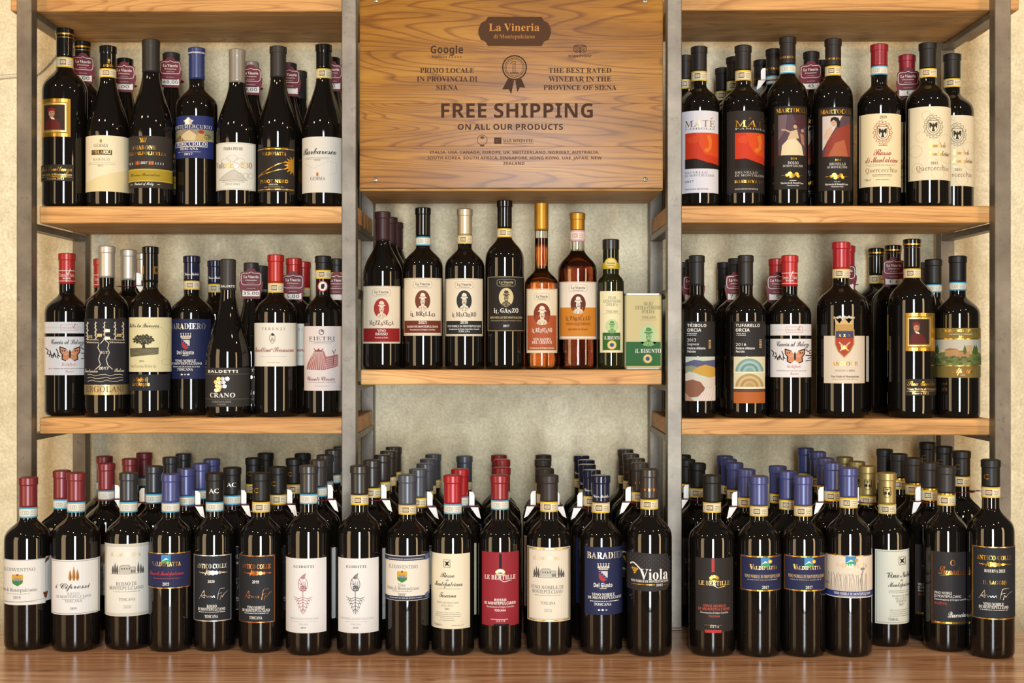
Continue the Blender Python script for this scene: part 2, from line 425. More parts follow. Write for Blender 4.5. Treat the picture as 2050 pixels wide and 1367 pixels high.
# power cord pinned to the wall
pts = []
for i in range(60):
    t = i / 59; px = -20 + 150 * t
    py = 157 - 6 * math.sin(t * 3.0) if px < 60 else 157 - (px - 60) * (75 / 70.0) + 9 * math.sin((px - 60) / 70 * math.pi)
    Y = WALL_Y - 0.004
    pts.append((xof(px, Y), Y, zof(py, Y)))
def cord():
    root = empty('electric_cord', pts[0]); o0 = Vector(pts[0])
    for ph in (0, math.pi):
        q = []
        for i, p in enumerate(pts):
            for k in range(3):
                j = min(i + 1, len(pts) - 1); t = k / 3; a = Vector(p).lerp(Vector(pts[j]), t)
                w = (i + t) * 1.1 + ph; q.append(a - o0 + Vector((0, -abs(.0018 * math.cos(w)), .0022 * math.sin(w))))
                if i == len(pts) - 1: break
        link('cord_strand', tubemesh('cord_strand', q, 0.0028, M_CORD, 6), root)
    tag(root, 'twisted ivory electric cord pinned to the wall at the upper left', 'cord')
cord()

# ------------------------------------------------------------------ sign
BR = '#3d230f'
def sign():
    Y = 2.440; sc = Y / F
    xa, xb = xof(720, Y), xof(1327, Y); xm = (xa + xb) / 2
    root = empty('wooden_sign', (xm, Y, zof(376, Y)))
    zb = zof(376, Y)
    ys = [376, 293, 207, 103, -14]
    for i, (a, b) in enumerate(zip(ys, ys[1:])):
        pl = link('plank', boxmesh('plank', xa - xm, xb - xm, 0, 0.018, zof(a, Y) - zb, zof(b, Y) - zb, M_SIGN, 0.0004), root)
    for px, py in ((752, 360), (1292, 359), (753, 1), (1292, 2)):
        v = lathe('screw', [(0, .0014), (.002, .0014), (.0042, .0006), (.0045, 0), (0, 0)], M_SCREW, 16)
        o = link('screw', v, root); o.location = (xof(px, Y) - xm, -0.0001, zof(py, Y) - zb); o.rotation_euler = (math.pi / 2, 0, 0)
        c = link('cross_slot', boxmesh('cross_slot', -.0026, .0026, -.0005, .0005, .00135, .0016, mat('#3a3630'), .0001), o)
        c2 = link('cross_slot', boxmesh('cross_slot', -.0005, .0005, -.0026, .0026, .00135, .0016, mat('#3a3630'), .0001), o)
    A = Art(FR['S'])
    # crest plate
    plate = [(835, 102), (1160, 102), (1172, 125), (1200, 140), (1214, 175), (1214, 205), (1200, 240), (1172, 252), (1160, 278), (835, 278),
             (820, 252), (792, 240), (777, 205), (777, 175), (792, 140), (820, 125)]
    A.poly(plate, '#4a2c12', 1)
    A.T('La Vineria', 993, 187, 44, '#b9803c', 'S', 305); A.T('di Montepulciano', 993, 232, 24, '#a06c30', 'S', 248)
    A.T('Google', 587, 322, 46, BR, 'X', 196)
    A.T('Reviews', 543, 350, 14, BR, 'A', 90)
    for i in range(5): A.ell(602 + i * 17, 345, 4, 4, BR, 2, 8)
    for x in (1371, 1410):
        A.ring(x, 297, 19, 19, 4, BR); A.ring(x, 297, 9, 9, 3, BR); A.ell(x, 297, 3.5, 3.5, BR, 2, 10)
    A.line([(1350, 278), (1375, 272), (1406, 272), (1430, 278)], 4, BR); A.poly([(1383, 312), (1398, 312), (1390, 322)], BR)
    A.T('tripadvisor', 1391, 346, 22, BR, 'A', 142)
    for i, t in enumerate(('PRIMO LOCALE', 'IN PROVINCIA DI', 'SIENA')): A.T(t, 588, 440 + i * 51.5, 30, BR, 'S', (325, 365, 130)[i])
    for i, t in enumerate(('THE BEST RATED', 'WINEBAR IN THE', 'PROVINCE OF SIENA')): A.T(t, 1390, 440 + i * 51.5, 30, BR, 'S', (378, 378, 440)[i])
    # medal
    st = []
    for i in range(72):
        r = 75 if i % 2 else 68; st.append((995 + r * math.cos(i * math.pi / 36), 408 + r * math.sin(i * math.pi / 36)))
    A.line(st + st[:1], 6, BR); A.ring(995, 408, 58, 58, 3, BR); A.ring(995, 408, 50, 50, 2, BR)
    A.frame(984, 384, 1000, 438, 3, BR); A.line([(970, 384), (986, 370), (1000, 370), (1000, 384)], 3, BR); A.frame(970, 436, 1018, 446, 3, BR)
    A.poly([(955, 474), (992, 486), (975, 568), (960, 538), (921, 540)], BR); A.poly([(1036, 474), (999, 486), (1012, 556), (1028, 526), (1060, 530)], BR)
    A.T('FREE SHIPPING', 1010, 710, 86, BR, 'X', 915)
    A.T('ON ALL OUR PRODUCTS', 970, 783, 34, BR, 'X', 635)
    A.ring(800, 845, 30, 30, 3, '#5a3a1c'); A.ell(800, 830, 12, 8, '#5a3a1c', 2, 10); A.rect(787, 872, 812, 884, '#5a3a1c')
    A.rect(872, 830, 916, 868, BR); A.rect(880, 842, 908, 845, '#8a5a28', 2); A.rect(880, 853, 900, 856, '#8a5a28', 2)
    A.T('MAIL BOXES ETC.', 1018, 858, 18, BR, 'S', 186); A.rect(925, 864, 1110, 866, BR)
    A.T("ITALIA, USA, CANADA, EUROPE, UK, SWITZERLAND, NORWAY, AUSTRALIA,", 995, 928, 18, '#5f3a19', 'X', 1020)
    A.T("SOUTH KOREA, SOUTH AFRICA, SINGAPORE, HONG KONG, UAE, JAPAN, NEW", 995, 962, 18, '#5f3a19', 'X', 1050)
    A.T("ZEALAND", 991, 995, 18, '#5f3a19', 'X', 128)
    for o in A.build(root, lambda py: zof(py, Y) - zb, None, sc, ('lettering', 'lettering'), 0.0002, 0.0001):
        for v in o.data.vertices: v.co.x -= 1025.0 * sc + xm
    tag(root, 'oiled oak sign board with burnt-in free shipping lettering between the shelves', 'sign')
sign()

# ------------------------------------------------------------------ bottle engine
KIND = {'bdx': (.605, .757, 1.8), 'tall': (.62, .785, 1.75), 'bur': (.36, .80, .95), 'alb': (.46, .815, 1.02), 'mez': (.60, .82, 1.1),
        'ruf': (.50, .605, 1.35), 'par': (.62, .765, 1.35), 'oil': (.655, .735, 1.5)}
def radius_fn(H, R, rn, kind):
    a, b, p = KIND[kind]; zs, zn = a * H, b * H
    def rad(z):
        if z <= zs: return R
        if z >= zn: return rn
        t = (z - zs) / (zn - zs)
        return rn + (R - rn) * 0.5 * (1 + math.cos(math.pi * t ** p))
    return rad, zs, zn
def glass_profile(H, R, rn, kind, inset=0.0, top=None):
    rad, zs, zn = radius_fn(H, R, rn, kind)
    top = H - .0015 if top is None else top
    pr = [(0, .004 + inset), (R * .6, .0025 + inset), (R * .84, inset), (R * .95, .0016 + inset), (R - inset, .0075 + inset), (R - inset, .02 + inset), (R - inset, zs * .5)]
    n = 18
    zz = [zs + (zn - zs) * i / n for i in range(n + 1)] + [zn + (H - zn) * .3, H - .02]
    for z in zz:
        if z < top - .0005: pr.append((rad(z) - inset, z))
    pr += [(rad(top) - inset, top - .0004), (rad(top) * .85 - inset, top), (0, top)]
    return pr
def cap_profile(H, R, rn, kind, zc, lip, tallcap=False):
    rad, zs, zn = radius_fn(H, R, rn, kind); e = .0006
    pr = [(0, H - .0006), (rn * .70, H - .0004), (rn * .92, H), (rn * lip + e, H - .0014), (rn * lip + e, H - .0020), (rn * lip + e, H - .0122), (rn * lip + e, H - .0127), (rn + e + .0001, H - .0136), (rn + e, H - .0141), (rn + e, H - .016)]
    n = 8
    for i in range(1, n + 1):
        z = H - .016 + (zc - H + .016) * i / n; pr.append((rad(z) + e, z))
    pr.append((rad(zc) - .0002, zc))
    return pr[::-1]
SP = []          # every bottle, front and back, in order
BYK = {}
def B(key, shelf, fr, cx, hw, top, cap, capbot, kind, short, label, art=None, band=None, capart=None, nhw=None, Y=None, lip=1.09, base=None, name='wine_bottle', cat='wine bottle', grp=None, glass=None):
    x0, y0, k = FR[fr]
    d = dict(key=key, shelf=shelf, fr=fr, cx=x0 + cx / k, hw=hw / k, top=y0 + top / k, cap=cap, capbot=y0 + capbot / k, kind=kind, short=short, label=label,
             art=art, band=band, capart=capart, nhw=(nhw / k if nhw else None), lip=lip, name=name, cat=cat, grp=grp, glass=glass, src=None)
    if Y is None: Y = 2.507
    if base: # counter: the front of the base is at this image row
        Y = (HC - COUNTER_Z) * F / ((y0 + base / k) - 683.5) + 0.036
    d['Y'] = d['Y0'] = Y; d['front'] = True
    SP.append(d); BYK[key] = d
def D(key, *spots):
    """look-alike bottles behind a front one: (cx, top) in photograph pixels"""
    s = BYK[key]
    for i, sp in enumerate(spots):
        d = dict(src=key, shelf=s['shelf'], cx=sp[0], top=sp[1], n=i + 1, front=False, tag=(sp[2] if len(sp) > 2 else None), key='%s_%d' % (key, i + 1))
        SP.append(d); BYK[d['key']] = d
def band_art(kind):
    edge = {'docg': '#d8b32c', 'doc': '#4aa3c4', 'pink': '#c9a0a0'}[kind]
    def f(A, x, w, y0, y1):   # x centre, w half width, in the frame's units
        h = y1 - y0
        A.sheets.append([[], []])
        A.rect(x - w * 1.2, y0, x + w * 1.2, y0 + h * .13, edge); A.rect(x - w * 1.2, y1 - h * .13, x + w * 1.2, y1, edge)
        ink = {'docg': '#5a3c22', 'doc': '#8a9aa0', 'pink': '#a05a5a'}[kind]
        if kind == 'docg':
            A.rect(x - w * .55, y0 + h * .24, x + w * .15, y1 - h * .24, ink)
            for i in range(4): A.ring(x - w * .42 + i * w * .145, (y0 + y1) / 2, w * .06, h * .17, w * .05, '#e2d5b4', 2, 10)
            A.ring(x - w * .72, (y0 + y1) / 2, w * .1, h * .24, w * .03, '#9a8258', 2, 12)
            A.micro(x + w * .58, y0 + h * .38, w * .6, h * .07, '#6b5a44', 3, h * .17)
        else:
            A.ring(x - w * .5, (y0 + y1) / 2, w * .14, h * .2, w * .04, ink, 2, 12); A.ring(x - w * .28, (y0 + y1) / 2, w * .1, h * .2, w * .04, ink, 2, 12)
            A.ring(x - w * .08, (y0 + y1) / 2, w * .1, h * .2, w * .04, ink, 2, 12)
            A.micro(x + w * .5, y0 + h * .38, w * .6, h * .06, ink, 3, h * .17)
    return f
def relax():
    for d in SP:
        zb = BASE[d['shelf']]
        if d['src'] is None:
            d['H'] = HC + (683.5 - d['top']) * d['Y'] / F - zb; d['R'] = d['hw'] * d['Y'] / F
        else:
            s = BYK[d['src']]; d['H'] = s['H']; d['R'] = s['R']
            d['Y'] = min(max((HC - zb - d['H']) * F / (d['top'] - 683.5), s['Y'] + .04), WALL_Y - d['R'] - .004)
    for sh in BASE:
        L = sorted([d for d in SP if d['shelf'] == sh], key=lambda d: d['Y'])
        done = [dict(cx=1025 + (xx - 1025), Y=yy, R=.0185, post=True) for a, b in ((33, 63), (684, 713), (1336, 1365), (1992, 2024)) for yy in (FRONT_Y + .015, 2.755) for xx in (1025 + ((a + b) / 2 - 1025) * FRONT_Y / yy,)]
        for d in L:
            for it in range(80):
                X = xof(d['cx'], d['Y']); hit = False
                for e in done:
                    need = d['R'] + e['R'] + .0006; dx = X - xof(e['cx'], e['Y'])
                    if dx * dx + (d['Y'] - e['Y']) ** 2 < need * need: hit = True; break
                if not hit: break
                d['Y'] += .002
            if d['Y'] > WALL_Y - d['R'] - .002:
                d['Y'] = WALL_Y - d['R'] - .002
                # against the wall: slide sideways to the nearest free place
                best = None
                for k in range(0, 160):
                    for sg in (1, -1):
                        cx = d['cx'] + sg * k * .6; X = xof(cx, d['Y'])
                        if all((X - xof(e['cx'], e['Y'])) ** 2 + (d['Y'] - e['Y']) ** 2 >= (d['R'] + e['R'] + .0004) ** 2 for e in done):
                            best = cx; break
                    if best is not None: break
                print('NOTE at wall', d['key'], round(d['cx']), best)
                if best is not None and abs(best - d['cx']) < 22: d['cx'] = best
                else: d['skip'] = True; continue
            done.append(d)
def place(d):
    X = xof(d['cx'], d['Y']); o = empty(d.get('name') or 'wine_bottle', (X, d['Y'], BASE[d['shelf']]), math.atan2(-X, d['Y'])); return o
def make(d):
    zb = BASE[d['shelf']]; Y = d['Y']; s = Y / F
    d['H'] = H = HC + (683.5 - d['top']) * s - zb; R = d['R']
    rn = (d['nhw'] * (Y - .015) / F - .0006) if d['nhw'] else .0144
    rad, zs, zn = radius_fn(H, R, rn, d['kind']); d['rn'] = rn; d['zn'] = zn
    root = place(d); d['obj'] = root
    tag(root, d['label'], d['cat'], d['grp'] or {'B': 'wine bottles on the counter'}.get(d['shelf'], 'wine bottles on the shelves'))
    zc = HC + (683.5 - d['capbot']) * (Y - .01) / F - zb
    g = d['glass']
    if g is None or g == 'oil':
        link('glass_body', lathe('glass_body', glass_profile(H, R, rn, d['kind']), M_OIL if g else M_GLASS, 40), root)
    else:
        body = link('glass_body', lathe('glass_body', glass_profile(H, R, rn, d['kind']), M_CLEAR, 40), root)
        zl = HC + (683.5 - g[1]) * (Y - .01) / F - zb
        link('wine', lathe('wine', glass_profile(H, R, rn, d['kind'], .0018, zl), g[0], 40), root)
    if d['cap']:
        link('capsule', lathe('capsule', cap_profile(H, R, rn, d['kind'], zc, d['lip']), mat(d['cap']), 32), root)
    x0, y0, k = FR[d['fr']]
    zn_fn = lambda py: HC + (683.5 - py) * (Y - .013) / F - zb
    zl_fn = lambda py: HC + (683.5 - py) * (Y - R * .9) / F - zb
    ncx = (d['cx'] - x0) * k
    if d['band']:
        bk, b0, b1 = d['band']; rp = (rn + .0008) / ((Y - .013) / F)
        A = Art(FR[d['fr']], d['cx'], rp); band_art(bk)(A, ncx, rp * k, b0, b1)
        z0, z1 = zn_fn(y0 + b1 / k), zn_fn(y0 + b0 / k)
        pr = [(rad(z0) + .0004, z0)] + [(rad(z0 + (z1 - z0) * i / 3) + .0009, z0 + (z1 - z0) * i / 3) for i in range(4)] + [(rad(z1) + .0004, z1)]
        ring = link('neck_band', lathe('neck_band', pr, mat({'docg': '#e2d5b4', 'doc': '#dcd6c4', 'pink': '#e3cfc4'}[bk]), 32), root)
        A.build(ring, zn_fn, lambda z: rad(z) + .0007, s, ('band_print', 'band_print'))
    if d['capart']:
        rp = (rn + .0006) / ((Y - .013) / F)
        A = Art(FR[d['fr']], d['cx'], rp); A.sheets.append([[], []]); d['capart'](A, ncx, rp * k)
        A.build(root, zn_fn, lambda z: rad(z) + .0008 + (.0012 if z > H - .016 else 0), s, ('capsule_print', 'capsule_print'))
    if d['art']:
        rp = R / ((Y - R * .9) / F)
        A = Art(FR[d['fr']], d['cx'], rp); d['art'](A)
        A.build(root, zl_fn, rad, s)
ORD = ['first', 'second', 'third', 'fourth', 'fifth', 'sixth']
def copy_tree(o, parent):
    c = o.copy(); C.objects.link(c); c.parent = parent
    for ch in o.children: copy_tree(ch, c)
    return c
def capname(c):
    h = c[1:7]; r, g, b = (int(h[i:i + 2], 16) for i in (0, 2, 4))
    if c.endswith('foil'): return 'silver-capped' if b > 140 else 'gold-capped'
    if max(r, g, b) < 75 and b - r < 18: return 'maroon-capped' if r - g > 20 else 'black-capped'
    if b - r > 18: return 'blue-capped'
    if r - g > 60: return 'burgundy-capped' if r < 140 else 'red-capped'
    return 'grey-capped'
def dup(d):
    s = BYK[d['src']]; X = xof(d['cx'], d['Y'])
    r = s['obj'].copy(); C.objects.link(r); d['obj'] = r
    r.location = (X, d['Y'], BASE[d['shelf']]); r.rotation_euler = (0, 0, math.atan2(-X, d['Y']))
    for ch in s['obj'].children: copy_tree(ch, r)
    r['label'] = '%s bottle, %s back behind the %s' % (capname(s['cap']), ORD[d['n'] - 1], s['short'])
    for k in ('rn', 'zn'): d[k] = s[k]
# ------------------------------------------------------------------ label designs (units of the measured crops)
INK = '#2a2624'; GREY = '#8a857c'; WHT = '#e6dfd4'; CRM = '#e6d8b6'; BLK = '#2a2626'; NAVY = '#232848'; TXT = '#e9e4da'
RED = '#a3262b'
def off(A, dx, dy, k=1.0):
    """shift (and scale) the drawing units of A"""
    x0, y0, kk = A.f; A.f = (x0 + dx / kk, y0 + dy / kk, kk / k)
def crown(A, x, y, w, h, col, L=1):
    A.poly([(x - w / 2, y - h), (x - w / 4, y - h * .5), (x, y - h), (x + w / 4, y - h * .5), (x + w / 2, y - h), (x + w * .42, y), (x - w * .42, y)], col, L)
    for i in (-.5, 0, .5): A.ell(x + i * w, y - h, w * .07, w * .07, col, L, 8)
def shield(A, x, y, w, h, col, L=1):
    A.poly([(x - w / 2, y - h / 2), (x + w / 2, y - h / 2), (x + w / 2, y + h * .1), (x + w * .3, y + h * .36), (x, y + h / 2), (x - w * .3, y + h * .36), (x - w / 2, y + h * .1)], col, L)
def cypress(A, x, y, w, h, col, L=1):
    A.poly([(x, y - h), (x + w * .35, y - h * .6), (x + w * .5, y - h * .25), (x + w * .2, y), (x - w * .2, y), (x - w * .5, y - h * .25), (x - w * .35, y - h * .6)], col, L)
def gold_portrait(A):
    A.paper(241, 563, 400, 780, '#8a6c22'); A.frame(241, 563, 400, 780, 20, 'gold'); A.frame(252, 590, 378, 752, 7, 'palegold', 2)
    A.rect(258, 600, 367, 740, '#33231a', 2); A.poly([(262, 740), (268, 695), (292, 672), (325, 680), (345, 708), (350, 740)], '#5c1f1c', 3)
    A.ell(300, 648, 17, 22, '#b58463', 3, 14); A.poly([(277, 640), (280, 620), (298, 612), (316, 622), (320, 640), (300, 632)], '#7c211d', 4)
    A.poly([(288, 668), (312, 672), (316, 684), (300, 680)], '#d8cfc0', 4); A.line([(291, 645), (297, 644)], 2.5, '#3a2018', 4); A.line([(303, 644), (309, 645)], 2.5, '#3a2018', 4); A.line([(300, 646), (298, 655), (303, 656)], 2, '#7c5038', 4); A.line([(295, 662), (306, 662)], 2.5, '#7c3a30', 4); A.poly([(309, 632), (318, 645), (314, 664), (304, 670), (311, 655)], '#8a5c42', 4)
    A.paper(241, 938, 414, 1032, '#2c2620'); A.T('Sua Eccellenza', 328, 976, 26, 'gold', 'C', 160); A.T('Vino Nobile di Montepulciano', 328, 1002, 13, 'palegold', 'S', 158)
    A.rect(246, 1007, 408, 1010, 'gold'); A.T('Riserva 2013', 320, 1025, 12, 'palegold', 'S', 90)
def a_barolo(A):
    A.paper(490, 773, 729, 1092, CRM); A.poly([(490, 1055), (560, 1010), (640, 985), (729, 960), (729, 1092), (490, 1092)], '#dccb9c')
    A.ell(577, 805, 7, 11, '#b08a3c', 2, 10); A.T('GEMMA', 577, 840, 19, '#5b4a34', 'R', 76)
    A.rect(527, 856, 637, 883, '#4a3c28'); A.T('COLAREJ', 582, 877, 18, 'palegold', 'S', 100)
    A.T('BAROLO', 580, 917, 14, GREY, 'R', 88); A.micro(582, 930, 150, 4, '#b0a58c', 2); A.T('2013', 574, 950, 8, GREY, 'R', 30)
def a_amarone(A):
    A.paper(729, 775, 980, 1072, '#352f2a')
    for a in (-20, -8, 4, 16): A.line([(820 + a * .4, 812), (820 + a, 786)], 5, 'gold')
    A.rect(803, 808, 834, 813, 'gold')
    A.T('AMARONE', 824, 853, 22, 'gold', 'S', 130); A.T('DELLA VALPOLICELLA', 840, 884, 18, 'gold', 'S', 205)
    A.T('2017', 823, 936, 13, TXT, 'S', 36); A.rect(776, 920, 800, 940, '#a8442c'); A.rect(786, 920, 791, 940, 'gold', 2); A.rect(848, 920, 876, 940, '#b57a3a'); A.rect(858, 920, 863, 940, '#a8442c', 2)
    for x in (745, 758, 885, 898, 912, 926): A.rect(x, 925, x + 3, 938, TXT)
    A.rect(729, 963, 980, 1036, '#a88f2c'); A.rect(729, 966, 980, 970, '#c8b050', 2); A.rect(729, 1030, 980, 1034, '#c8b050', 2)
    A.T('Silvano Piacentini', 830, 1005, 17, '#5a4a14', 'C', 160); A.T('Product of Italy', 823, 1055, 15, TXT, 'C', 104); A.rect(748, 1050, 760, 1052, TXT); A.rect(895, 1050, 910, 1052, TXT)
def a_montem(A):
    A.paper(65, 660, 275, 902, '#2a3264')
    A.poly([(108, 688), (120, 684), (136, 668), (152, 684), (164, 688), (152, 704), (136, 710), (120, 704)], 'silver'); A.rect(116, 706, 156, 711, 'silver', 2)
    A.T('MONTEMERCURIO', 162, 733, 20, TXT, 'R', 205)
    A.rect(65, 738, 275, 804, '#8d8468'); A.poly([(80, 800), (110, 760), (140, 742), (180, 770), (172, 804)], '#c9b48c', 2); A.poly([(65, 804), (90, 770), (120, 804)], '#6d5638', 2)
    A.poly([(170, 804), (190, 760), (236, 770), (275, 804)], '#b39a5a', 3); A.ell(206, 752, 16, 10, '#9a3028', 3); A.ell(240, 780, 20, 16, '#5c6a48', 3)
    A.frame(65, 806, 240, 838, 3, TXT, 2); A.T('TEDICCIOLO', 152, 831, 20, TXT, 'S', 160)
    A.T('TOSCANA', 140, 856, 15, TXT, 'S', 98); A.micro(142, 868, 150, 4, '#aab0c8', 1); A.T('2017', 136, 885, 12, TXT, 'S', 46)
def a_vulcano(A):
    A.paper(288, 813, 516, 1083, '#ddd9cd'); A.frame(294, 818, 511, 1078, 2, '#a8a294')
    A.T('TERRA DEI RE', 390, 857, 17, '#6d685e', 'S', 108)
    for i, (x, y, r) in enumerate(((350, 920, 26), (385, 905, 30), (425, 920, 28), (455, 945, 22), (330, 950, 18), (400, 945, 24))): A.ring(x, y, r, r * .6, 2, '#b9b4a6')
    A.T('Vulcano 800', 396, 957, 32, 'palegold', 'S', 196)
    A.poly([(310, 1030), (360, 985), (395, 968), (430, 990), (470, 1030)], '#c3beb0'); A.line([(310, 1030), (360, 985), (395, 968), (430, 990), (470, 1030)], 2, '#8f8a7e')
    for x in (430, 460, 485): A.ring(x, 1000, 16, 14, 2, '#a8a396')
    A.micro(390, 1030, 130, 4, '#8a857a', 2, 9); A.T('PINOT NERO', 386, 1056, 11, '#6d685e', 'R', 80)
def a_pinot(A):
    A.paper(528, 838, 735, 1093, '#2a2421'); A.rect(528, 846, 735, 852, 'gold'); A.rect(528, 1077, 735, 1083, 'gold')
    A.T('VALDIPIATTA', 625, 886, 19, 'gold', 'S', 132)
    A.line([(528, 1016), (575, 975), (640, 938), (690, 922)], 4, 'gold'); A.line([(528, 1012), (590, 985), (650, 968), (690, 962)], 4, 'gold')
    st = []
    for i in range(17):
        a = math.pi / 2 + math.pi * i / 16; r = 58 if i % 2 == 0 else 34; st.append((734 + r * math.cos(a), 941 - r * math.sin(a)))
    A.poly(st, 'gold', 2)
    A.T('PINOT NERO', 625, 1043, 19, 'gold', 'X', 152); A.T('TOSCANA', 620, 1057, 9, TXT, 'S', 54); A.micro(622, 1068, 136, 4, '#c8b890', 1)
def a_barbar(A):
    A.paper(783, 780, 1012, 1098, '#d8d2c6'); A.T('Barbaresco', 884, 880, 36, INK, 'C', 184); A.micro(870, 900, 150, 3, GREY, 2, 8); A.T('2018', 870, 918, 9, '#a08a60', 'S', 34)
    A.line([(800, 930), (850, 960), (930, 920), (980, 930), (975, 985), (930, 1000)], 2, '#c5beb0'); A.ell(870, 995, 7, 13, '#c07a30', 2, 10); A.T('GEMMA', 872, 1028, 19, '#5a5146', 'R', 82)
def mate(bg, ink, riserva):
    def f(A):
        x0, x1 = (60, 307) if not riserva else (358, 568); ax = 120 if not riserva else 404
        A.paper(x0, 632, x1, 1100, bg)
        w = 166; col = 'gold'
        A.T('MATE', ax + w / 2, 724, 36, col, 'R', w); A.line([(ax + w - 22, 680), (ax + w - 12, 670)], 3, col)
        if riserva: A.line([(ax + 78, 682), (ax + 88, 670)], 3, col)
        A.T('FAMIGLIA', ax + w / 2, 740, 10, ink, 'R', w)
        A.rect(ax, 758, x1, 960, '#c2371c'); A.poly([(ax + 60, 758), (x1, 758), (x1, 900), (ax + 110, 880), (ax + 80, 830)], '#cf4a1c', 2)
        A.poly([(ax + 122, 775), (ax + 140, 768), (ax + 150, 800), (ax + 145, 850), (ax + 125, 872), (ax + 106, 862), (ax + 112, 848), (ax + 130, 842), (ax + 132, 815)], '#d4702a', 3); A.poly([(ax + 10, 790), (ax + 50, 772), (ax + 90, 790), (ax + 60, 820), (ax + 20, 815)], '#cc4420', 3)
        A.poly([(ax, 908), (ax + 60, 905), (ax + 120, 925), (x1, 940), (x1, 962), (ax, 962)], '#241a16', 4)
        A.T('BRUNELLO', ax + 62, 990, 12, ink, 'R', 124); A.T('DI MONTALCINO', ax + 80, 1007, 12, ink, 'R', 160)
        if riserva: A.T('RISERVA 2016', ax + 80, 1043, 15, 'gold', 'S', 165)
        else: A.T('2017', ax + 24, 1040, 11, ink, 'R', 48)
        A.T('ESTATE GROWN AND BOTTLED', ax + 64, 1082, 7, ink, 'X', 128)
    return f
def martoccia(dx, fem):
    def f(A):
        if dx: off(A, dx, 7)
        A.paper(628, 605, 812, 1080, '#28221f'); A.T('MARTOCCIA', 725, 642, 24, 'gold', 'S', 172); A.rect(651, 655, 802, 886, '#57424a')
        if not fem:
            A.poly([(651, 655), (700, 655), (690, 740), (660, 790), (651, 800)], '#6f5a5e', 2); A.poly([(730, 655), (802, 655), (802, 720), (770, 740)], '#4a2a30', 2)
            A.poly([(666, 886), (672, 830), (700, 800), (745, 790), (780, 830), (790, 886)], '#d8c9a4', 3); A.poly([(700, 800), (720, 750), (755, 740), (765, 790)], '#c9b08c', 3)
            A.ell(745, 722, 11, 14, '#c59a78', 4, 12); A.poly([(733, 720), (736, 708), (747, 703), (758, 710), (759, 726), (753, 722), (750, 713), (740, 712)], '#3a2220', 5); A.line([(722, 758), (690, 742), (668, 740)], 8, '#c59a78', 4)
            A.poly([(770, 760), (790, 770), (795, 830), (780, 820)], '#a8705a', 4); A.ell(784, 745, 8, 10, '#b8886a', 4, 10); A.rect(651, 868, 802, 886, '#6e3a24', 2)
        else:
            A.poly([(651, 655), (760, 655), (700, 760), (651, 850)], '#cdbfb4', 2); A.poly([(660, 886), (675, 800), (730, 730), (790, 700), (802, 700), (802, 886)], '#8c3a2c', 3)
            A.poly([(680, 886), (720, 810), (770, 790), (790, 886)], '#a85c3c', 4); A.ell(714, 694, 17, 22, '#c9a487', 4, 14); A.poly([(694, 690), (698, 668), (716, 660), (738, 668), (748, 694), (742, 722), (730, 716), (728, 690), (712, 678)], '#1e1614', 5); A.line([(704, 694), (711, 693)], 2.5, '#3a2420', 6); A.line([(717, 693), (723, 692)], 2.5, '#3a2420', 6); A.line([(709, 708), (718, 708)], 3, '#8c3a34', 6)
            A.poly([(655, 780), (672, 735), (700, 715), (708, 745), (680, 790)], '#cfae94', 4)
        A.T('2020' if not fem else '2016', 736, 911, 10, 'gold', 'I', 32); A.T('ROSSO' if not fem else 'BRUNELLO', 733, 937, 15, TXT, 'R', 58 if not fem else 88); A.T('DI MONTALCINO', 731, 953, 12, TXT, 'R', 108)
        for x, y, r in ((700, 1000, 10), (716, 992, 13), (733, 1002, 12), (752, 994, 12), (762, 1006, 9), (722, 1008, 10)): A.ell(x, y, r, r * .9, 'gold', 2, 12)
        A.line([(668, 1000), (690, 1000)], 2, 'gold'); A.line([(772, 1000), (790, 1000)], 2, 'gold')
        A.micro(732, 1032, 40, 4, TXT); A.T('Martoccia di Brunelli Luca', 727, 1049, 10, TXT, 'S', 124); A.T('Montalcino-Italia', 732, 1061, 7, TXT, 'S', 66)
    return f
def crest(A, x, y, col, s=1.0, inner=INK):
    for i in range(14):
        a = i * math.pi / 7; A.ring(x + 44 * s * math.cos(a), y + 58 * s * math.sin(a), 9 * s, 8 * s, 2.2 * s, col, 2, 9); A.line([(x + 52 * s * math.cos(a), y + 66 * s * math.sin(a)), (x + 44 * s * math.cos(a + .3), y + 74 * s * math.sin(a + .3))], 2 * s, col)
    A.ring(x, y, 38 * s, 46 * s, 3 * s, col, 2, 20); shield(A, x, y + 2, 58 * s, 76 * s, inner, 2); shield(A, x, y + 2, 53 * s, 70 * s, '#e0d4b4', 3)
    for q in (-1, 1): A.poly([(x + q * 3 * s, y - 8 * s), (x + q * 12 * s, y - 22 * s), (x + q * 22 * s, y - 24 * s), (x + q * 21 * s, y + 2 * s), (x + q * 15 * s, y + 14 * s), (x + q * 12 * s, y - 2 * s), (x + q * 5 * s, y + 4 * s)], inner, 4)
    A.poly([(x - 4 * s, y - 12 * s), (x, y - 24 * s), (x + 4 * s, y - 12 * s), (x + 5 * s, y + 12 * s), (x + 9 * s, y + 28 * s), (x - 9 * s, y + 28 * s), (x - 5 * s, y + 12 * s)], inner, 4)
def a_querc_red(A):
    A.paper(117, 648, 348, 1064, '#e4d3ab'); A.rect(124, 652, 127, 1060, '#8a6a4a')
    A.T('2019', 250, 677, 15, '#5c4a3a', 'R', 36); crest(A, 247, 757, '#b0553a'); A.micro(250, 832, 56, 7, '#b0553a')
    A.T('Rosso', 245, 886, 34, '#a5392c', 'C', 96); A.T('di Montalcino', 240, 927, 34, '#a5392c', 'C', 176); A.micro(240, 940, 170, 3, GREY, 2, 7)
    A.T('Quercecchio', 239, 983, 26, '#8a6a44', 'R', 170); A.micro(245, 998, 110, 4, '#6d5a48', 2, 8); A.T('750 ml', 165, 1030, 11, '#5c4a3a', 'R', 34); A.micro(250, 1027, 96, 5, '#6d5a48')
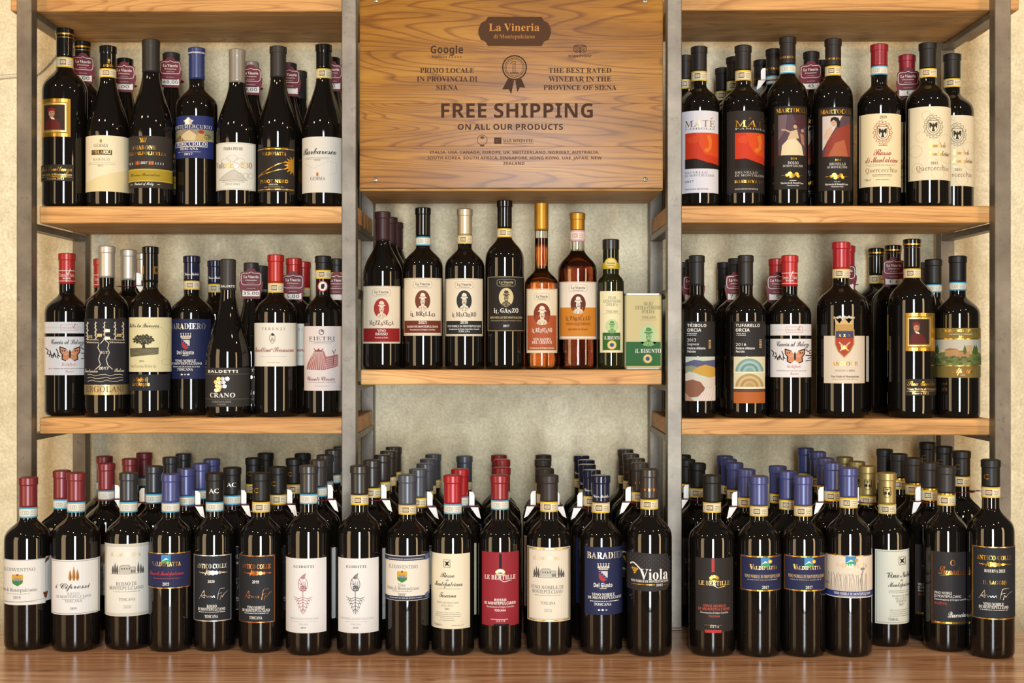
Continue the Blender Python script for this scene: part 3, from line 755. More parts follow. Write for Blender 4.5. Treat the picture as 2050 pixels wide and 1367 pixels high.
def a_querc(A):
    A.paper(400, 608, 634, 1027, '#e2d4b4'); A.rect(403, 612, 406, 1022, '#7a5c44')
    for x, y, r in ((440, 860, 34), (470, 780, 30), (600, 800, 34), (610, 900, 30), (560, 990, 34), (450, 960, 30), (500, 660, 26)): A.ring(x, y, r, r, 3, '#d6c08c', 1, 18)
    crest(A, 535, 723, '#8a7a60', 1.0, '#3a3024'); A.T('Brunello di', 555, 842, 32, 'gold', 'C', 90); A.T('Montalcino', 560, 890, 32, 'gold', 'C', 116)
    A.micro(545, 915, 80, 5, 'palegold'); A.T('2015', 541, 938, 14, '#6d5a44', 'R', 38); A.T('Quercecchio', 530, 973, 28, '#7a6248', 'R', 172)
def caccia(A):   # drawn at the right-hand place
    A.paper(632, 620, 880, 688, '#ddd8d6'); A.frame(724, 637, 822, 672, 2, '#b06a6a'); A.T('TENUTA DI VAIRA', 772, 662, 11, '#b06a6a', 'R', 82); A.line([(790, 645), (797, 655), (806, 630)], 3, '#a04848')
    A.rect(632, 654, 724, 656, '#b8b2b0'); A.rect(822, 654, 880, 656, '#b8b2b0')
    A.paper(632, 708, 880, 937, '#ddd8d6'); A.T('Caccia al Palazzo', 765, 753, 30, INK, 'C', 186)
    for i in range(9): A.line([(640 + i * 12, 775 + (i * 37) % 60), (655 + i * 11, 790 + (i * 23) % 50), (648 + i * 12, 812 + (i * 17) % 30)], 5, '#221e1c')
    for i in range(5): A.line([(838 + (i % 2) * 22, 772 + i * 17), (852 + (i % 3) * 10, 784 + i * 13), (870, 776 + i * 15)], 5, '#221e1c')
    for s in (-1, 1):
        A.poly([(776, 806), (776 + s * 20, 782), (776 + s * 56, 768), (776 + s * 54, 800), (776 + s * 40, 816)], '#cf8a62', 3)
        A.poly([(776, 810), (776 + s * 38, 816), (776 + s * 44, 842), (776 + s * 22, 852), (776 + s * 4, 838)], '#c98458', 3)
        A.line([(776 + s * 20, 782), (776 + s * 56, 768), (776 + s * 54, 800), (776 + s * 40, 816), (776 + s * 44, 842), (776 + s * 22, 852)], 6, '#2a201c', 4)
        for k in (30, 42): A.ell(776 + s * k, 792, 4, 5, '#2a201c', 4, 8)
    A.ell(776, 812, 6, 26, '#3a2c22', 4, 12)
    A.T('Bolgheri', 772, 880, 16, '#c0504a', 'R', 82); A.micro(758, 900, 210, 5, '#8a8480'); A.T('Rosso', 774, 921, 13, '#c0504a', 'R', 46)
def caccia_left(A): off(A, -361, -13); caccia(A)
def a_ercol(A):
    A.paper(503, 587, 768, 980, '#25242a'); W = '#d8cbb4'
    for i, x in enumerate((525, 572, 622, 682, 728)):
        pts = [(x + 5 * math.sin(k * 1.7 + i), 608 + k * 6) for k in range(18)]; A.line(pts, 2.2, W); A.line([(p[0] + 5 * math.cos(p[1] * .9), p[1]) for p in pts], 1.8, W); A.line([(x, 606), (x + 3, 712)], 3, W)
    for x, y in ((540, 690), (595, 682), (640, 700), (705, 682), (640, 655)):
        for k in range(6): A.ell(x + (k % 3 - 1) * 9, y + (k // 3) * 9, 5, 5, 'palegold', 2, 8)
    for y in (718, 734): A.scribble(520, y, 590, 16, W, 2, 8); A.scribble(650, y, 738, 16, W, 2, 8)
    A.line([(592, 735), (585, 760), (600, 790), (590, 830), (600, 862), (572, 890)], 4, W); A.line([(648, 735), (640, 765), (650, 790), (632, 830), (640, 862), (668, 890)], 4, W)
    A.line([(600, 735), (622, 710), (648, 735)], 4, W); A.T('IGT', 622, 796, 15, W, 'S', 40); A.T('2017', 618, 891, 17, TXT, 'X', 56)
    A.T('Mantonico', 548, 908, 22, W, 'C', 74); A.T('Podere', 705, 906, 22, W, 'C', 56)
    for y in (928, 946, 964): A.line([(528 + q * 10.5, y - 6 + 4 * math.sin(q * .8 + y) + (3 if q % 4 == 0 else 0)) for q in range(20)], 2.4, W)
    A.paper(500, 981, 770, 1042, '#b5a173/foil'); A.T('ERGOLANI', 625, 1024, 34, '#5c4c34', 'R', 210)
def a_quercia(A):
    A.paper(762, 580, 1022, 905, '#d8cfa4'); A.T('Sotto la Quercia', 860, 640, 24, INK, 'C', 168)
    A.line([(880, 600), (900, 650), (960, 640), (1000, 700), (985, 790)], 2, '#b8ac80'); A.ring(985, 845, 26, 18, 2, '#b8ac80')
    for i in range(46):
        a = i * 2.399; r = 6.6 * math.sqrt(i); A.ell(855 + r * math.cos(a) * 1.35, 712 + r * math.sin(a) * .62, 8, 6, '#3a382c' if i % 3 else '#55513c', 2, 7)
    A.poly([(848, 762), (852, 730), (862, 730), (866, 762)], '#3a352a', 2); A.poly([(778, 765), (943, 760), (940, 800), (780, 818)], '#4c4838'); 
    for i in range(6): A.line([(780, 775 + i * 8), (942, 768 + i * 6)], 3, '#8a8468')
    A.T('2015', 846, 845, 9, '#6a6448', 'S', 28); A.T('Costa Toscana Merlot Igt', 855, 878, 17, '#8a7c50', 'R', 145)
    A.paper(760, 920, 1008, 1016, '#25242a'); A.T('Le Sode di', 838, 962, 24, 'gold', 'X', 82); A.T("Sant'Angelo", 842, 988, 22, 'gold', 'X', 98)
def delgiusto(A):   # drawn on the shelf bottle
    A.paper(28, 590, 272, 946, NAVY); A.T('BARADIERO', 140, 650, 34, 'silver', 'S', 198)
    for i in range(5): A.poly([(98 + i * 14 - 7 - (i - 2) * 2, 700), (98 + i * 14, 678), (98 + i * 14 + 7 - (i - 2) * 2, 700)], '#cfc8b8'); A.ell(98 + i * 14, 677, 4, 4, '#cfc8b8', 1, 8)
    A.rect(99, 692, 153, 701, '#cfc8b8'); A.rect(101, 703, 151, 708, '#cfc8b8')
    for i in range(3): A.ell(112 + i * 14, 697, 3, 3, '#a83238', 2, 8)
    shield(A, 125, 743, 46, 56, '#c8c2bc'); A.poly([(102, 717), (104, 717), (146, 760), (138, 765), (125, 771), (111, 763), (102, 748)], '#a83238', 2)
    A.line([(105, 718), (144, 757)], 10, '#2a3264', 3)
    for k in (.25, .5, .75): A.ell(105 + 39 * k, 718 + 39 * k, 2.5, 2.5, '#d8b050', 4, 6)
    A.T('Del Giusto', 124, 800, 22, TXT, 'X', 96); A.T('CANTINA', 124, 809, 5, TXT, 'X', 36)
    A.T('VINO NOBILE', 125, 846, 15, TXT, 'S', 118); A.T('DI MONTEPULCIANO', 131, 862, 14, TXT, 'S', 172); A.micro(130, 876, 170, 5, TXT); A.T('TOSCANA', 122, 897, 15, TXT, 'S', 90)
    for x in (103, 122, 141): A.ell(x, 920, 6, 4, 'silver', 2, 8)
def a_crano(A):
    A.paper(232, 880, 512, 1112, '#35322f'); A.rect(238, 918, 500, 920, '#6a655e'); A.rect(238, 1066, 500, 1068, '#6a655e')
    A.T('BALDETTI', 348, 910, 16, TXT, 'X', 172); 
    for i, (x, y) in enumerate(((322, 945), (345, 945), (372, 945), (306, 965), (328, 968), (350, 966), (312, 988), (356, 990), (333, 992), (322, 1010), (308, 1014))): A.ell(x, y, 12, 12, 'silver' if i % 3 else 'palegold', 2, 14)
    A.T('CRANO', 345, 1056, 26, TXT, 'S', 144); A.T('CORTONA DOC', 340, 1088, 12, '#a8a298', 'R', 112); A.T('SYRAH', 338, 1102, 9, '#a8a298', 'R', 46)
def a_terenzi(A):
    A.paper(533, 613, 786, 872, '#ddd8ca'); A.T('TERENZI', 646, 656, 15, '#6a655c', 'R', 132, gap=.5)
    shield(A, 640, 712, 34, 50, '#8a8478'); shield(A, 640, 712, 28, 44, '#d5cfc0', 2); A.line([(632, 724), (640, 702), (648, 724)], 3, INK); A.poly([(630, 682), (640, 672), (655, 684), (642, 690)], INK)
    A.T('Morellino', 585, 786, 30, '#9a4a48', 'C', 92); A.T('di', 638, 774, 12, '#9a4a48', 'C'); A.T('Scansano', 705, 786, 30, '#9a4a48', 'C', 120); A.micro(645, 815, 190, 3, '#a8a294'); A.micro(648, 850, 80, 4, '#b8906a')
def a_fietri(A):
    A.paper(830, 632, 1060, 1017, '#dbcfca'); A.ring(932, 668, 14, 15, 4, '#6a5a58'); A.ell(936, 662, 6, 6, '#6a5a58', 2, 10)
    A.T('FIETRI', 935, 717, 22, '#4a3c3c', 'R', 148); A.line([(860, 722), (900, 728), (990, 726), (1010, 720)], 3, '#8a6a6a'); A.micro(935, 738, 110, 3, GREY)
    A.poly([(845, 890), (850, 860), (880, 800), (888, 782), (945, 780), (960, 815), (1030, 800), (1030, 870), (1000, 880), (940, 895)], '#a86a66')
    for i in range(10): A.line([(855 + i * 12, 895 - (i % 3) * 4), (888 + i * 5.5, 785)], 2.5, '#d8c4be')
    for i in range(5): A.line([(960, 830 + i * 12), (1028, 815 + i * 12)], 2.5, '#d8c4be')
    crown(A, 915, 784, 50, 16, '#8a4440'); A.line([(1000, 860), (1006, 800), (996, 775)], 4, '#8a4440'); A.line([(1004, 800), (1015, 770)], 3, '#8a4440')
    A.T('Chianti Classico', 930, 956, 24, '#8a3a3c', 'C', 160); A.micro(935, 968, 165, 4, GREY); A.micro(935, 990, 90, 4, '#b09a94')
def head(A, x, y, w, h, bg, fg, hat):
    """oval with an engraved bust in a narrow-brimmed hat"""
    A.ell(x, y, w / 2, h / 2, bg, 1, 28)
    P = lambda pts: [(x + a * w, y + b * h) for a, b in pts]
    A.poly(P([(-.33, .40), (-.22, .27), (-.08, .22), (.10, .22), (.24, .28), (.33, .40), (.20, .46), (0, .49), (-.2, .46)]), fg, 2)
    A.poly(P([(-.12, -.10), (.14, -.10), (.17, .02), (.14, .14), (.08, .23), (-.02, .26), (-.09, .20), (-.14, .08)]), fg, 2)
    A.poly(P([(-.25, -.12), (-.15, -.20), (-.14, -.31), (-.06, -.37), (.08, -.36), (.16, -.30), (.17, -.20), (.27, -.13), (.02, -.09)]), hat, 3)
    A.line(P([(-.15, -.20), (.02, -.17), (.17, -.20)]), w * .03, bg, 4)
    for a in (-.07, .07): A.line(P([(a - .04, -.03), (a + .04, -.035)]), w * .025, bg, 3); A.ell(x + a * w, y + .005 * h, w * .022, h * .014, bg, 3, 8)
    A.line(P([(.0, .0), (-.02, .07), (.03, .08)]), w * .022, bg, 3); A.line(P([(-.08, .12), (.0, .105), (.09, .125)]), w * .04, bg, 3); A.line(P([(-.04, .165), (.05, .165)]), w * .02, bg, 3)
    for i in range(5): A.line(P([(.07 + i * .012, .17 - i * .05), (.15, .08 - i * .04)]), w * .012, bg, 3)
    for s in (-1, 1):
        A.line(P([(s * .04, .26), (s * .10, .46)]), w * .02, bg, 3)
        for i in range(4): A.line(P([(s * (.14 + i * .04), .29 + i * .025), (s * (.12 + i * .04), .43)]), w * .012, bg, 3)
def vineria(x0, x1, y0, y1, paper, fr, ink, ov, name, namecol, band, lines, logo=None, ovh=None, oval_fg=None):
    xc = (x0 + x1) / 2; W = x1 - x0
    def f(A):
        A.paper(x0, y0, x1, y1, paper); A.frame(x0 + 4, y0 + 4, x1 - 4, y1 - 4, 2, fr, 2)
        ly = y0 + 38 if logo is None else logo
        A.T('La Vineria', xc, ly + 10, 17, ink, 'S', W * .37); A.T('di Montepulciano', xc, ly + 22, 7, ink, 'S', W * .28); 
        A.line([(xc - W * .24, ly - 10), (xc - W * .19, ly - 18), (xc + W * .19, ly - 18), (xc + W * .24, ly - 10), (xc + W * .24, ly + 18), (xc + W * .19, ly + 28), (xc - W * .19, ly + 28), (xc - W * .24, ly + 18), (xc - W * .24, ly - 10)], 1.6, fr)
        if band: A.rect(x0 + 4, band[0], x1 - 4, band[1], band[2], 1)
        head(A, xc, ov[0], ov[1], ov[2], ov[3], oval_fg or paper, oval_fg or paper)
        # playful uneven lettering
        A.T(name, xc, ov[4], 24, namecol, 'S', W * .64, jig=1.0)
        for t, y, h, w, c in lines: A.T(t, xc, y, h, c, 'S', w * W)
    return f
a_mezza = vineria(118, 362, 626, 1001, '#ded0b8', '#9a8a74', '#5a4a3c', (773, 98, 132, '#a0342a', 880), 'MEZZASEGA', '#5c3026', (902, 990, '#8c1f20'), [('VINO', 925, 16, .22, TXT), ('ROSSO', 947, 17, .32, TXT), ('Prodotto in Italia', 967, 9, .34, TXT)])
a_brillo = vineria(385, 631, 574, 950, '#ded0b8', '#9a8a74', '#5a4a3c', (722, 98, 136, '#6d3a28', 822), 'iL BRILLO', '#4a2e24', (852, 932, '#6d3020'), [('2021', 872, 17, .22, TXT), ('ROSSO DI MONTEPULCIANO', 897, 13, .80, TXT), ('Denominazione di Origine Controllata', 915, 9, .66, TXT)])
a_bisch = vineria(657, 900, 577, 953, '#ded0b8', '#9a8a74', '#5a4a3c', (722, 98, 134, '#2e3030', 826), 'iL BISChERO', '#3a3230', (854, 940, '#26292b'), [('2018', 872, 17, .20, TXT), ('VINO NOBILE DI MONTEPULCIANO', 895, 13, .88, TXT), ('Denominazione di Origine Controllata e Garantita', 911, 9, .8, TXT), ('TOSCANA', 928, 12, .30, TXT)])
a_ganzo = vineria(930, 1174, 562, 922, '#26211f', '#c9b88c', '#c9b88c', (700, 94, 122, '#cdbb8c', 800), 'iL GANZO', TXT, None, [('BRUNELLO DI MONTALCINO', 838, 13, .84, '#cdbb8c'), ('Denominazione di Origine Controllata e Garantita', 856, 9, .8, '#a8987a'), ('2017', 894, 14, .16, TXT)], None, None, '#4a4034')
a_ruff = vineria(112, 311, 644, 1063, '#ddd0b4', '#b8926a', '#6a5040', (810, 108, 146, '#7a3220', 928), 'iL RUFFIANO', TXT, (818, 1045, '#a85430'), [('VIN SANTO', 983, 18, .56, TXT), ('DEL CHIANTI', 1003, 18, .64, TXT), ('Denominazione di Origine Controllata', 1034, 9, .78, TXT)], 692)
a_parac = vineria(325, 569, 598, 973, '#ddd2c2', '#b8926a', '#6a5040', (744, 98, 132, '#5c2c20', 850), 'iL PARACULO', '#6a3418', (766, 955, '#c47c2a'), [('VINO LIQUOROSO', 882, 18, .64, '#7a3c18'), ('Specialita da dessert', 914, 14, .52, '#7a3c18')])
OL = '#5a5430'
def olio(A, xc, y, s):
    A.T('OLIO', xc, y, 19 * s, OL, 'R', 50 * s); A.T('EXTRA VERGINE', xc, y + 23 * s, 19 * s, OL, 'R', 124 * s + (s - 1) * 250); A.T("D'OLIVA", xc, y + 46 * s, 19 * s, OL, 'R', 74 * s)
def seal(A, x, y, r):
    A.ell(x, y, r, r, '#c8a83c', 2, 22); A.ell(x, y, r * .78, r * .78, '#d8d0b0', 3, 20); A.ell(x, y, r * .58, r * .58, '#c8a83c', 4, 18); A.ell(x, y, r * .42, r * .42, '#3c4a86', 5, 14)
def a_oil(A):
    A.paper(590, 660, 738, 1060, '#e0d6ae'); olio(A, 668, 712, .96); A.T('TOSCANO', 668, 800, 15, OL, 'R', 72); A.rect(612, 806, 718, 808, '#a8a070')
    A.rect(607, 930, 721, 1044, '#33602c'); head(A, 667, 888, 84, 92, '#b9c894', '#6c9a5c', '#5a8a4c'); A.T('iL BISUNTO', 667, 975, 22, TXT, 'S', 96); seal(A, 667, 1010, 30)
    A.sheets.append([[], []]); 
def a_oilneck(A, x, w):
    A.rect(x - w * 1.1, 475, x + w * 1.1, 515, '#b8a428'); A.ell(x, 478, 40, 36, '#c8a83c', 2, 24); A.ell(x, 478, 33, 29, '#d8c47c', 3, 24); A.T('Toscano', x, 484, 14, '#5a6a2c', 'S', 52, 4); A.rect(x - 24, 492, x + 24, 496, '#8a7c34', 4)
def a_tribolo(A):
    A.paper(127, 605, 300, 812, '#2b2827'); 
    A.T('TRIBOLO', 193, 638, 19, TXT, 'X', 110); A.line([(160, 612), (165, 617)], 3, TXT, 3); A.T('ORCIA', 178, 665, 19, TXT, 'X', 80); A.micro(165, 678, 58, 5, TXT, 2, 10)
    A.T('2013', 163, 724, 18, TXT, 'A', 50); A.T('Sangiovese', 172, 746, 15, TXT, 'A', 68); A.T('Podere Albiano', 191, 771, 14, TXT, 'X', 104); A.T('Petroio', 163, 790, 14, TXT, 'X', 48)
    for k in range(6): A.rect(262, 715 + k * 9, 276, 720 + k * 9, '#c8a070')
    A.paper(127, 814, 300, 1077, '#c4cbb4')
    A.poly([(127, 850), (180, 832), (230, 840), (300, 832), (300, 880), (127, 885)], '#5a5878', 1); A.poly([(127, 872), (160, 866), (210, 880), (180, 905), (127, 915)], '#8a9270', 2)
    A.poly([(160, 900), (200, 875), (240, 862), (300, 880), (300, 950), (220, 925)], '#c89a44', 3); A.poly([(127, 915), (155, 900), (180, 930), (220, 950), (300, 930), (300, 1000), (127, 985)], '#d3c3b4', 4)
    A.poly([(127, 960), (170, 950), (215, 965), (240, 1000), (220, 1050), (127, 1060)], '#8a5a42', 5); A.poly([(127, 1030), (160, 1060), (175, 1077), (127, 1077)], '#b48a70', 6); A.poly([(175, 1077), (230, 1020), (300, 985), (300, 1077)], '#dccbc0', 6)
    for i in range(6): A.line([(190 + i * 17, 1075), (220 + i * 14, 1030 - i * 6)], 1.5, '#b09a90', 7)
def a_tufar(A):
    A.paper(414, 605, 597, 812, '#2b2827'); A.T('TUFARELLO', 496, 638, 19, TXT, 'X', 138); A.T('ORCIA', 467, 665, 19, TXT, 'X', 80); A.micro(458, 678, 58, 5, TXT, 2, 10)
    A.T('2016', 457, 750, 18, TXT, 'A', 60); A.T('Podere Albiano', 482, 771, 14, TXT, 'X', 108); A.T('Petroio', 453, 790, 14, TXT, 'X', 50)
    for k in range(6): A.rect(563, 712 + k * 9, 577, 717 + k * 9, '#c8a070')
    A.paper(414, 814, 597, 1091, '#d6ccaa')
    for y0, cols in ((903, ('#7a9a94', '#a0b8ae', '#6c8c88', '#8fb0a8', '#7a9a94')), (993, ('#b0925c', '#c9b080', '#a8885a', '#bfa26c', '#b0925c'))):
        for i, c in enumerate(cols):
            k = 1 - i * .18; n = 22; R = 82 * k
            A.poly([(506 + R * math.cos(math.pi * j / n), y0 - R * .95 * math.sin(math.pi * j / n)) for j in range(n + 1)], c, 1 + i)
    A.rect(414, 905, 597, 909, '#ece4cc', 2); A.rect(414, 996, 597, 1006, '#e4dac0', 2); A.rect(414, 1006, 597, 1024, '#5c4038', 2); A.rect(414, 1024, 597, 1091, '#b0602c', 2)
def a_ascione(A):
    A.paper(952, 690, 1188, 973, '#d9c9b4')
    crown(A, 1069, 650, 108, 68, '#c9a878', 2); 
    for i in range(7): A.ell(1032 + i * 13, 582 - (4 if i % 2 else 0), 8, 8, '#c8c2b0', 3, 10)
    A.rect(1018, 622, 1120, 656, '#b8904c', 3)
    A.poly([(1016, 652), (1128, 652), (1128, 740), (1105, 785), (1070, 822), (1034, 785), (1016, 740)], '#b08a48', 2); A.poly([(1022, 700), (1122, 700), (1120, 740), (1100, 782), (1070, 812), (1038, 782), (1022, 740)], '#a8402c', 3)
    A.rect(1022, 662, 1122, 702, '#3c4468', 3)
    for x in (1045, 1072, 1098): A.T('x', x, 695, 20, 'gold', 'S', None, 5)
    A.line([(1040, 728), (1095, 780)], 8, '#c9b088', 4); A.line([(1102, 728), (1046, 780)], 8, '#c9b088', 4); crown(A, 1070, 770, 36, 22, 'gold', 5)
    A.T('ASCIONE', 1073, 866, 22, 'gold', 'S', 148); A.T('RISERVA 2018', 1074, 902, 10, '#7a6a5a', 'R', 110); A.T('Vino Nobile di Montepulciano', 1074, 938, 12, '#5a4c40', 'S', 160); A.micro(1074, 950, 160, 4, '#8a7c6c')
def gold_portrait_r(A):
    A.f = (1680 + (398 - 241 * 1.05) / 2.973, 440 + (553 - 563 * 1.047) / 2.973, 2.973 / 1.048); gold_portrait(A)
def a_aprile(A):
    A.paper(578, 643, 845, 940, '#7d6a34'); A.T('ROSSO DI MONTEPULCIANO', 722, 668, 18, 'gold', 'S', 208); A.micro(722, 682, 140, 4, TXT); A.T('2017', 730, 702, 12, 'gold', 'S', 38); A.rect(578, 706, 845, 711, 'gold', 2)
    A.rect(578, 712, 845, 866, '#c9bc9a'); A.rect(578, 712, 845, 770, '#b9b4a2', 2)
    A.poly([(578, 866), (578, 820), (610, 790), (680, 780), (760, 775), (845, 800), (845, 866)], '#6f7440', 3)
    A.poly([(635, 815), (635, 775), (690, 765), (712, 775), (712, 815)], '#b0875a', 4); A.poly([(628, 776), (660, 764), (716, 770)], '#9a5a3c', 5); A.rect(755, 746, 784, 800, '#b8966a', 4); A.rect(712, 785, 770, 818, '#a87c54', 4)
    random.seed(3)
    for i in range(46): A.ell(random.uniform(585, 838), random.uniform(812, 862), random.uniform(6, 13), random.uniform(5, 9), random.choice(('#5c6a30', '#7a8444', '#4a5428', '#8a8a50', '#5a6248')), 6, 8)
    for x in (745, 798, 808, 592): cypress(A, x, 800, 20, 58, '#50602c', 5)
    A.T('Aprile', 732, 912, 30, 'copper', 'C', 118); A.T('ml.50', 733, 926, 7, TXT, 'S', 24); A.rect(578, 866, 845, 871, 'gold', 2)
# ---- counter row
def villa(A, x, y, s=1.0):
    c = '#5a5650'
    A.poly([(x - 42 * s, y), (x - 42 * s, y - 36 * s), (x - 30 * s, y - 46 * s), (x + 10 * s, y - 46 * s), (x + 18 * s, y - 34 * s), (x + 46 * s, y - 34 * s), (x + 46 * s, y)], '#b9b4a6')
    A.line([(x - 42 * s, y), (x - 42 * s, y - 36 * s), (x - 30 * s, y - 46 * s), (x + 10 * s, y - 46 * s), (x + 18 * s, y - 34 * s), (x + 46 * s, y - 34 * s), (x + 46 * s, y)], 2, c)
    for i in range(4): A.rect(x - 32 * s + i * 14 * s, y - 30 * s, x - 26 * s + i * 14 * s, y - 20 * s, c, 2)
    for i in range(3): A.rect(x + 22 * s + i * 8 * s, y - 18 * s, x + 27 * s + i * 8 * s, y, c, 2)
    for k, h in ((-78, 50), (-66, 66), (-54, 56), (62, 68), (76, 54), (88, 40)): cypress(A, x + k * s, y + 4, 13 * s, h * s, c, 2)
    A.line([(x - 90 * s, y + 5), (x + 96 * s, y + 4)], 2, c)
def macchione(x, y, w, h, lines, year, gold=False):
    def f(A):
        A.paper(x - w / 2, y, x + w / 2, y + h, '#dad6ca' if not gold else '#ddd2bd'); A.frame(x - w / 2 + 2, y + 4, x + w / 2 - 2, y + h - 4, 7, '#c5bda8' if not gold else 'palegold'); A.frame(x - w / 2 + 11, y + 14, x + w / 2 - 11, y + h - 14, 2, '#a8a294', 2)
        A.T('IL MACCHIONE', x - 10, y + 68, 18, 'palegold', 'R', w * .62); villa(A, x - 4, y + 160, .95)
        for i, t in enumerate(lines): A.T(t, x - 8, y + 228 + i * 24, 19, '#4a4640', 'R', w * (.42 if len(t) < 9 else .74 if len(t) > 13 else .70))
        A.micro(x - 6, y + 264, w * .7, 4, GREY, 1); A.T('TOSCANA', x - 4, y + 312, 15, '#5a564e', 'R', w * .34); A.T(year, x - 4, y + 354, 16, '#b8b0a0', 'R', 42)
    return f
def conv_red(A):
    A.paper(20, 687, 245, 936, '#dad6cf'); A.line([(20, 690), (245, 690)], 2, '#9a9690'); A.T('IL CONVENTINO', 112, 750, 18, '#5a564e', 'R', 158)
    shield(A, 100, 800, 56, 64, '#c99a2c'); A.poly([(72, 800), (128, 800), (126, 815), (100, 832), (76, 818)], '#3c7a44', 2); A.ell(100, 770, 6, 6, '#a8322c', 3, 10)
    for a in (-12, 0, 12): A.ell(100 + a, 796, 6, 9, '#8a86a8', 3, 10)
    A.T('Rosso di Montepulciano', 112, 862, 19, '#4a4640', 'R', 175); A.micro(105, 876, 140, 4, GREY, 1); A.T('2019', 98, 902, 15, '#8a857c', 'R', 36); A.micro(110, 920, 160, 4, GREY, 1); A.line([(20, 926), (245, 910)], 2, '#9a9690')
    A.paper(246, 680, 275, 925, '#d2cec6'); A.poly([(246, 690), (268, 678), (262, 700), (240, 716)], '#6a3a28'); A.poly([(232, 876), (258, 872), (250, 910), (240, 905)], '#6a3a28')
    for k in range(14): A.rect(256, 730 + k * 10, 262, 733 + k * 10, GREY)
def a_cipressi(A):
    A.paper(284, 688, 545, 990, '#dad8d4'); A.frame(290, 694, 538, 984, 2, '#6a6660', 2)
    for x, h in ((388, 62), (407, 80), (426, 66)): cypress(A, x, 802, 18, h, '#b07a34'); cypress(A, x + 2, 800, 7, h * .8, '#8a5420', 2)
    A.T('i Cipressi', 402, 846, 30, '#5a5650', 'C', 178); A.T('ROSSO', 405, 880, 15, '#8a867e', 'R', 62, gap=.3); A.T('DI MONTEPULCIANO', 407, 897, 14, '#6a665e', 'R', 178); A.micro(405, 905, 130, 3, GREY, 1); A.T('TOSCANA', 405, 921, 14, '#6a665e', 'R', 88); A.T('2019', 405, 960, 11, '#6a665e', 'R', 32)
def sun_hill(A, x, y, w, h):
    A.rect(x - w / 2, y, x + w / 2, y + h, '#3f86bc', 2); A.poly([(x - w / 2, y + h), (x - w / 2, y + h * .75), (x - w * .1, y + h * .45), (x + w / 2, y + h * .8), (x + w / 2, y + h)], '#2f9a6c', 3); A.poly([(x - w / 2, y + h * .8), (x, y + h * .35), (x + w * .3, y + h * .6), (x, y + h * .55)], '#dfe6e4', 4)
def valdi_rosso(A):
    A.paper(812, 650, 1045, 845, '#25294a'); A.frame(812, 650, 1045, 845, 5, 'gold', 2); sun_hill(A, 915, 660, 50, 46)
    A.T('VALDIPIATTA', 918, 722, 23, 'gold', 'S', 150); A.T('Rosso di Montepulciano', 920, 772, 22, '#c4363a', 'C', 176); A.micro(918, 792, 150, 5, '#b04a4c', 1); A.T('2019', 914, 828, 16, TXT, 'S', 34)
def valdi(A):
    A.paper(366, 665, 590, 862, '#25294a'); A.frame(366, 668, 590, 860, 6, 'gold', 2); sun_hill(A, 500, 676, 48, 50)
    for i in range(10): A.line([(525, 697), (525 + 11 * math.cos(i * .628), 697 + 11 * math.sin(i * .628))], 3, 'gold', 5)
    A.ell(525, 697, 7, 7, 'gold', 6, 12)
    A.T('VALDIPIATTA', 490, 742, 20, 'palegold', 'S', 145); A.T('V', 428, 742, 28, 'palegold', 'S', 24); A.T('VINO NOBILE DI MONTEPULCIANO', 484, 788, 18, '#cdb07c', 'S', 188); A.micro(484, 800, 180, 5, '#a8946c', 1); A.T('2017', 501, 847, 16, TXT, 'S', 36)
def valdi2(A): off(A, 240, 0); valdi(A)
def valdi_alf(A):
    A.paper(730, 664, 1088, 898, '#dccdb8'); A.rect(730, 664, 1088, 669, 'gold'); A.rect(730, 862, 1088, 893, '#2c3a78'); A.rect(730, 893, 1088, 898, '#d8d2c8')
    sun_hill(A, 972, 668, 56, 50)
    for i in range(10): A.line([(1000, 690), (1000 + 12 * math.cos(i * .628), 690 + 12 * math.sin(i * .628))], 3, '#b8923c', 5)
    A.T('VALDIPIATTA', 975, 730, 20, 'palegold', 'S', 160, gap=.4); A.T('VIGNA', 796, 812, 13, '#6a5a4c', 'R', 44); A.T("D'ALFIERO", 820, 832, 14, '#6a5a4c', 'R', 78)
    random.seed(5)
    for i in range(34):
        x = 850 + i * 6.2; A.line([(x, 862), (x + random.uniform(-6, 6), 800 - random.uniform(0, 25)), (x + random.uniform(-8, 8), 775 - random.uniform(0, 14))], 2, '#a89c90' if i % 3 else '#8a7e74', 2)
    A.line([(1030, 858), (1022, 800), (1036, 750), (1030, 740)], 6, '#9a9088'); A.ell(1034, 738, 12, 7, '#8a8078', 3)
    A.T('VINO NOBILE DI MONTEPULCIANO', 978, 882, 14, TXT, 'S', 190); A.micro(978, 890, 150, 3, TXT, 1)
